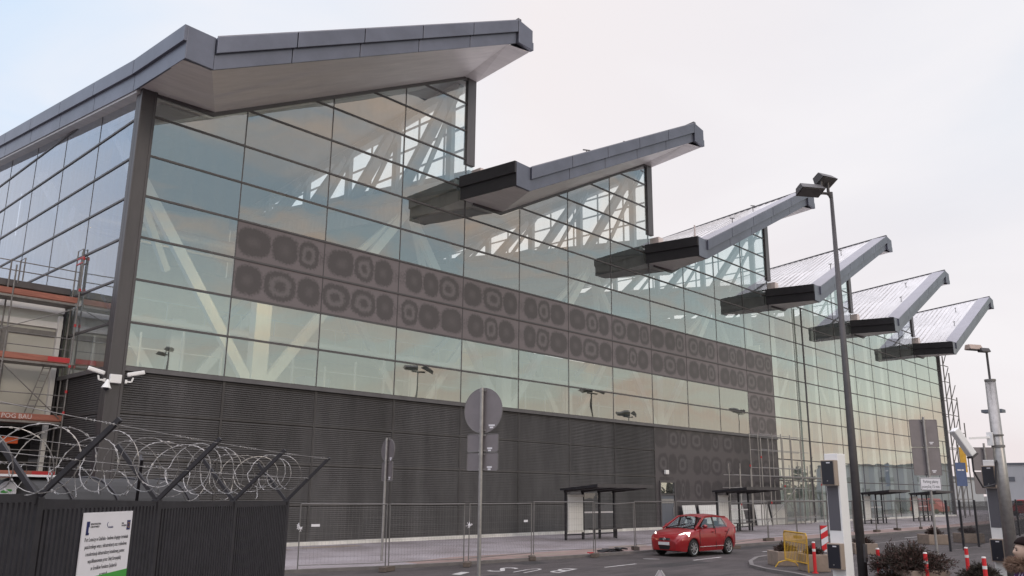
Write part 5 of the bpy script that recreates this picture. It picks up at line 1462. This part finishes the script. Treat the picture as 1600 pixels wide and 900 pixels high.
# greenhouse: roof and pillars as a shell, glass set in
def gh(x, hw, z): return (x, hw, z)
BL = [(1.12, .80, 1.035), (4.02, .72, 1.10)]        # belt line ends
RF = [(1.92, .60, 1.56), (3.62, .585, 1.575)]       # roof rail ends
roofp = MB()
rows = []
for x, z, hw in ((1.82, 1.515, .61), (1.95, 1.56, .622), (2.35, 1.605, .63), (2.85, 1.60, .62), (3.30, 1.565, .60), (3.58, 1.515, .58), (3.66, 1.48, .57)):
    rows.append([(x, hw * u, z - .075 * abs(u) ** 3) for u in (-1, -.9, -.6, 0, .6, .9, 1)])
roofp.grid(rows); 
roofp.build('roof_panel', 'car_paint', CAR, smooth=True, fix=False)
def pil(m, a, b, w, t=.05): m.bar(a, b, w, t, (0, 1, 0))
for s_ in (-1, 1):
    m = MB()
    pil(m, (1.02, s_ * .80, 1.03), (1.90, s_ * .605, 1.50), .06, .07)
    m.bar((1.88, s_ * .61, 1.49), (2.5, s_ * .62, 1.53), .07, .07); m.bar((2.48, s_ * .62, 1.53), (3.50, s_ * .585, 1.475), .07, .07)
    m.hexa([(3.30, s_ * .815, 1.08), (4.06, s_ * .765, 1.05), (4.04, s_ * .70, 1.07), (3.30, s_ * .74, 1.10), (3.10, s_ * .635, 1.48), (3.70, s_ * .59, 1.44), (3.68, s_ * .54, 1.47), (3.10, s_ * .57, 1.52)])
    m.build('pillar', 'car_paint', CAR)
    MB().bar((2.36, s_ * .815, 1.06), (2.46, s_ * .625, 1.50), .10, .03, (0, 1, 0)).build('door_pillar', 'car_dark', CAR)
    g1 = MB().poly([(1.32, s_ * .815, 1.06), (2.33, s_ * .82, 1.07), (2.42, s_ * .62, 1.49), (1.98, s_ * .612, 1.485)]).build('side_window', 'car_glass', CAR, fix=False)
    g2 = MB().poly([(2.40, s_ * .825, 1.07), (3.30, s_ * .82, 1.10), (3.36, s_ * .755, 1.22), (3.28, s_ * .69, 1.36), (3.08, s_ * .64, 1.47), (2.50, s_ * .63, 1.50)]).build('side_window', 'car_glass', CAR, fix=False)
    # mirror, handles, arch lip, sill
    MB().grid([[(1.50 + dx, s_ * (.93 + .11 * math.cos(a) * k), 1.14 + .075 * math.sin(a) * k) for a in [q * math.pi / 5 for q in range(10)]] for dx, k in ((-.07, .45), (-.05, .85), (.0, 1.0), (.06, .85))], True).poly([(1.57, s_ * (.93 + .09 * math.cos(q * math.pi / 5)), 1.14 + .062 * math.sin(q * math.pi / 5)) for q in range(10)]).build('wing_mirror', 'car_paint', CAR, smooth=True)
    for hx_ in (2.18, 3.20): MB().cbox((hx_, s_ * .868, .93), (.17, .035, .04)).build('door_handle', 'car_paint', CAR, bevel=.01)
    MB().box(1.22, 2.92, s_ * .86 - .01, s_ * .86 + .016, .36, .372).build('sill_strip', 'plate', CAR)
    ln_ = MB()
    for pts in ([(1.27, .30), (1.22, .60), (1.28, 1.03)], [(2.37, .28), (2.38, 1.06)], [(2.95, .60), (3.42, 1.02)]):
        for (xa, za), (xb, zb) in zip(pts[:-1], pts[1:]):
            ya = s_ * (.876 if za < .9 else .845); yb = s_ * (.876 if zb < .9 else .845); ln_.bar((xa, ya, za), (xb, yb, zb), .012, .012, (0, 1, 0))
    ln_.build('door_gap', 'car_dark', CAR)
MB().poly([(1.06, .76, 1.045), (1.06, -.76, 1.045), (1.90, -.57, 1.515), (1.90, .57, 1.515)]).build('windscreen', 'car_glass', CAR, fix=False)
MB().poly([(4.05, -.66, 1.10), (4.05, .66, 1.10), (3.69, .54, 1.46), (3.69, -.54, 1.46)]).build('rear_window', 'car_glass', CAR, fix=False)
MB().poly([(1.06, .77, 1.00), (1.06, -.77, 1.00), (3.95, -.74, 1.02), (3.95, .74, 1.02)]).build('interior_trim', 'car_dark', CAR, fix=False)
MB().box(1.10, 1.35, -.70, .70, .95, 1.09).build('dashboard', 'car_dark', CAR)
for y in (-.36, .36):
    MB().box(2.25, 2.40, y - .22, y + .22, .8, 1.22).box(2.28, 2.38, y - .12, y + .12, 1.22, 1.40).build('seat', 'car_seat', CAR, bevel=.03)
    MB().box(3.10, 3.22, y - .26, y + .26, .8, 1.18).box(3.12, 3.20, y - .11, y + .11, 1.18, 1.32).build('seat', 'car_seat', CAR, bevel=.03)
MB().cbox((1.72, 0, 1.42), (.04, .22, .07)).build('rear_view_mirror', 'car_dark', CAR)
MB().tube([(1.62 + .03 * math.sin(a), .36 + .17 * math.cos(a), 1.05 + .17 * math.sin(a)) for a in [q * math.pi / 8 for q in range(17)]], .014, 6, False).build('steering_wheel', 'car_dark', CAR)
# front: grille, plate, intakes, headlights, emblem ring
def on_front(y):   # x of the nose at lateral y
    return .0 + .30 * (abs(y) / .8) ** 3
m = MB()
m.grid([[(on_front(y) + dx - .012, y, z) for y in (-.38, -.25, 0, .25, .38)] for z, dx in ((.615, .0), (.70, .045))])
m.build('grille', 'car_dark', CAR, fix=False)
MB().grid([[(on_front(y) - .02 + dx, y, z) for y in (-.40, -.2, 0, .2, .40)] for z, dx in ((.27, .01), (.42, -.0))]).build('lower_intake', 'car_dark', CAR, fix=False)
MB().cbox((-.030, 0, .495), (.02, .52, .115)).build('number_plate', 'plate', CAR)
MB().tube([(-.005 - .0, .05 * math.cos(a), .665 + .042 * math.sin(a)) for a in [q * math.pi / 8 for q in range(17)]], .010, 6, False).build('emblem', 'rim', CAR)
MB().bar((1.05, .70, 1.058), (1.35, -.1, 1.215), .02).bar((1.05, 0.0, 1.058), (1.33, -.66, 1.20), .02).build('wiper', 'car_dark', CAR)
for s_ in (-1, 1):
    pts = [(.060, .42, .62), (.20, .72, .635), (.52, .845, .78), (.62, .83, .925), (.40, .68, .915), (.14, .46, .785)]
    pp = [Vector((x - .012, s_ * (y + .012), z + .004)) for x, y, z in pts]
    cen = sum(pp, Vector()) / 6 + Vector((-.05, s_ * .03, .03))
    m = MB()
    for q in range(6): m.poly([pp[q], pp[(q + 1) % 6], cen])
    m.build('headlight', 'car_lamp', CAR, fix=False)
    MB().grid([[(on_front(y * s_) - .006 + .035, y * s_, z) for y in (.50, .60, .70)] for z in (.31, .41)]).build('fog_recess', 'car_dark', CAR, fix=False)
    MB().box(3.99, 4.08, s_ * .60, s_ * .73, .80, 1.06).build('tail_light', 'scaf_red', CAR, bevel=.02)
def wheel(par, x, s_):
    yc = s_ * .76
    rows = []
    for dy, r in ((-.10, .20), (-.10, .29), (-.085, .312), (.07, .314), (.095, .295), (.10, .225)):
        rows.append([(x + r * math.cos(2 * math.pi * q / 36), yc + s_ * dy, .315 + r * math.sin(2 * math.pi * q / 36)) for q in range(36)])
    w = MB().grid(rows, True).build('wheel', 'tyre', par, smooth=True)
    rm = MB(); yo = yc + s_ * .098
    for q in range(36):
        a, b = 2 * math.pi * q / 36, 2 * math.pi * (q + 1) / 36
        rm.poly([(x + .226 * math.cos(a), yo, .315 + .226 * math.sin(a)), (x + .226 * math.cos(b), yo, .315 + .226 * math.sin(b)), (x + .198 * math.cos(b), yo - s_ * .012, .315 + .198 * math.sin(b)), (x + .198 * math.cos(a), yo - s_ * .012, .315 + .198 * math.sin(a))])
    for q in range(8):
        a = 2 * math.pi * q / 8 + .2
        rm.bar((x + .03 * math.cos(a), yo - s_ * .01, .315 + .03 * math.sin(a)), (x + .20 * math.cos(a), yo - s_ * .014, .315 + .20 * math.sin(a)), .045, .02, (0, 1, 0))
    rm.tube([(x, yo - s_ * .03, .315), (x, yo + s_ * .002, .315)], .045, 12)
    rm.build('rim', 'rim', w, fix=False)
    MB().tube([(x, yc + s_ * .05, .315), (x, yc + s_ * .055, .315)], .21, 24).build('brake_disc', 'car_dark', w)
for x in WX:
    for s_ in (-1, 1): wheel(CAR, x, s_)
# front wheel contact at (19.18,-14.36), rear wheel at (21.73,-14.52): the car heads west
CAR.scale = (1.05, 1.05, 1.06); CAR.location = (18.02, -13.56, -.10); CAR.rotation_euler = (0, 0, R(-3.0))

# ================================================================== PERSON AT THE LOWER RIGHT EDGE
PX = Vector((-2.07, -31.67, 0.30))
struct(MB().box(-6, .5, -34.5, -30.4, -.1, .30).build('raised_pavement', 'pavers'))
def skin_mesh(name, V, E, rad, m, par, sub=2, loc=(0, 0, 0)):
    me = bpy.data.meshes.new(name); me.from_pydata(V, E, []); me.materials.append(M[m])
    o = bpy.data.objects.new(name, me); col.objects.link(o); o.location = loc
    sk = o.modifiers.new('skin', 'SKIN'); sk.use_smooth_shade = True
    for v, r in zip(me.skin_vertices[0].data, rad): v.radius = (r, r) if not isinstance(r, tuple) else r
    me.skin_vertices[0].data[0].use_root = True
    s_ = o.modifiers.new('sub', 'SUBSURF'); s_.levels = s_.render_levels = sub
    bpy.context.view_layer.update()
    dg = bpy.context.evaluated_depsgraph_get()
    me2 = bpy.data.meshes.new_from_object(o.evaluated_get(dg)); me2.name = name
    o.modifiers.clear(); o.data = me2
    for p in me2.polygons: p.use_smooth = True
    if par is not None: o.parent = par
    return o
PR = thing('person', 'person in a purple and white patterned coat with brown fur hood at the right edge', 'person', PX, R(118))
# figure faces local +X; z up; height 1.72
V = [(0, 0, .95), (0, 0, 1.12), (0, 0, 1.30), (.0, 0, 1.42), (0.01, 0, 1.50),            # pelvis, waist, chest, neck base, neck
     (0, .09, .88), (.02, .10, .50), (-.01, .11, .09), (.14, .12, .04),
     (0, -.09, .88), (.0, -.10, .50), (-.04, -.11, .09), (.11, -.12, .04),
     (0, .17, 1.38), (-.02, .24, 1.10), (.10, .22, .90), (0, -.17, 1.38), (-.02, -.24, 1.10), (.12, -.22, .92), (.16, .21, .84), (.18, -.21, .87)]
E_ = [(0, 1), (1, 2), (2, 3), (3, 4), (0, 5), (5, 6), (6, 7), (7, 8), (0, 9), (9, 10), (10, 11), (11, 12), (3, 13), (13, 14), (14, 15), (3, 16), (16, 17), (17, 18), (15, 19), (18, 20)]
rad = [(.15, .13), (.14, .12), (.17, .13), (.09, .08), (.055, .055), .085, .058, .042, .035, .085, .058, .042, .035, .062, .045, .034, .062, .045, .034, .028, .028]
bodyo = skin_mesh('body', V, E_, rad, 'skin', PR)
# head with face: ellipsoid grid with nose, brow, chin, mouth
mat('lip', (0.38, 0.17, 0.15), 0.5)
def head(par):
    m = MB(); rows = []
    nv, nu = 22, 30
    for i in range(nv + 1):
        th = math.pi * i / nv; r_ = []
        for j in range(nu):
            ph = 2 * math.pi * j / nu
            x = .098 * math.sin(th) * math.cos(ph); y = .076 * math.sin(th) * math.sin(ph); z = .122 * math.cos(th)
            if x > 0:
                f = max(0, math.cos(ph)) ** 10
                x += f * .026 * math.exp(-((z + .012) / .024) ** 2)                       # nose
                x += f * .008 * math.exp(-((z + .060) / .010) ** 2)                       # lips
                x += .012 * math.exp(-((z + .098) / .02) ** 2) * max(0, math.cos(ph)) ** 3  # chin
                e_ = math.exp(-((abs(y) - .032) / .014) ** 2 - ((z - .012) / .012) ** 2); x -= e_ * .010
            if z < -.03: y *= 1 - .9 * (-.03 - z)
            r_.append((x + .03, y, z + 1.62))
        rows.append(r_)
    m.grid(rows, True)
    return m.build('face', 'skin', par, smooth=True)
hd = head(bodyo)
for s_ in (-1, 1):
    MB().cbox((.118, s_ * .032, 1.632), (.012, .026, .012)).build('eye', 'hair', hd, bevel=.004)
    MB().cbox((.124, s_ * .034, 1.655), (.010, .036, .007)).build('eyebrow', 'hair', hd)
    MB().grid([[(.02 + .012 * math.cos(a) * k, s_ * (.078 + dy), 1.615 + .030 * math.sin(a) * k) for a in [q * math.pi / 5 for q in range(10)]] for dy, k in ((0, 1), (.010, 1.0), (.012, .6))], True).build('ear', 'skin', hd)
MB().cbox((.132, 0, 1.560), (.008, .045, .010)).build('mouth', 'lip', hd, bevel=.004)
hr = MB(); rows = []
for i in range(15):
    th = math.pi * i / 20; r_ = []
    for j in range(28):
        ph = 2 * math.pi * j / 28; k = 1.0
        x = .128 * math.sin(th) * math.cos(ph); y = .105 * math.sin(th) * math.sin(ph); z = .145 * math.cos(th)
        if math.cos(ph) > .15 and z < .045: x = min(x, .02); 
        if math.cos(ph) < .2: z -= .05 * (i / 15)
        r_.append((x + .012 - .01 * math.sin(7 * ph) * .4, y * (1 + .03 * math.sin(9 * ph)), z + 1.635))
    rows.append(r_)
hr.grid(rows, True); hr.build('hair', 'hair', PR, smooth=True)
# coat
ct = skin_mesh('coat', [(0, 0, .80), (0, 0, 1.0), (0, 0, 1.18), (0, 0, 1.33), (0, 0, 1.43), (0, .185, 1.385), (-.02, .26, 1.10), (.10, .235, .93), (0, -.185, 1.385), (-.02, -.26, 1.10), (.12, -.235, .95)],
               [(0, 1), (1, 2), (2, 3), (3, 4), (3, 5), (5, 6), (6, 7), (3, 8), (8, 9), (9, 10)],
               [(.20, .16), (.185, .155), (.19, .16), (.20, .15), (.11, .10), .088, .068, .058, .088, .068, .058], 'coat_cloth', PR)
skin_mesh('trousers', [(0, 0, .88), (0, .10, .84), (.02, .10, .48), (-.01, .11, .10), (0, -.10, .84), (.0, -.10, .48), (-.04, -.11, .10)], [(0, 1), (1, 2), (2, 3), (0, 4), (4, 5), (5, 6)], [.12, .10, .075, .062, .10, .075, .062], 'trousers', PR)
for s_, x0 in ((1, .05), (-1, .02)): MB().cbox((x0, s_ * .115, .05), (.28, .10, .10)).build('shoe', 'black_metal', PR, bevel=.03)
for s_, xx in ((1, .17), (-1, .19)):
    pz = .84 if s_ > 0 else .87; hand = MB()
    hand.cbox((xx, s_ * .21, pz - .03), (.035, .075, .09))
    for f_ in range(4): hand.tube([(xx, s_ * .21 + (f_ - 1.5) * .019, pz - .07), (xx + .012, s_ * .21 + (f_ - 1.5) * .019, pz - .105), (xx + .034, s_ * .21 + (f_ - 1.5) * .018, pz - .13 + abs(f_ - 1.5) * .006)], [.0095, .009, .007], 8)
    hand.tube([(xx, s_ * .21 + .04, pz - .01), (xx + .02, s_ * .21 + .06, pz - .05), (xx + .03, s_ * .21 + .055, pz - .08)], [.011, .010, .008], 8)
    hand.build('hand', 'skin', bodyo, bevel=.004)
# fur ruff lying round the collar
fu = MB(); rnd = random.Random(2)
for q in range(5200):
    a = rnd.uniform(0, 2 * math.pi); b = rnd.uniform(0, 2 * math.pi)
    c = Vector((.02 + .155 * math.cos(a), .17 * math.sin(a), 1.50 - .03 * math.cos(a)))
    n_ = Vector((math.cos(a) * math.cos(b), math.sin(a) * math.cos(b), math.sin(b)))
    p = c + n_ * .045; v = (n_ + Vector((rnd.gauss(0, .5), rnd.gauss(0, .5), rnd.gauss(0, .5)))).normalized() * rnd.uniform(.03, .065)
    w = v.cross(Vector((rnd.gauss(0, 1), rnd.gauss(0, 1), rnd.gauss(0, 1)))).normalized() * .0035
    fu.poly([p - w, p + w, p + v])
fu.build('fur_hood', 'fur', PR, fix=False)
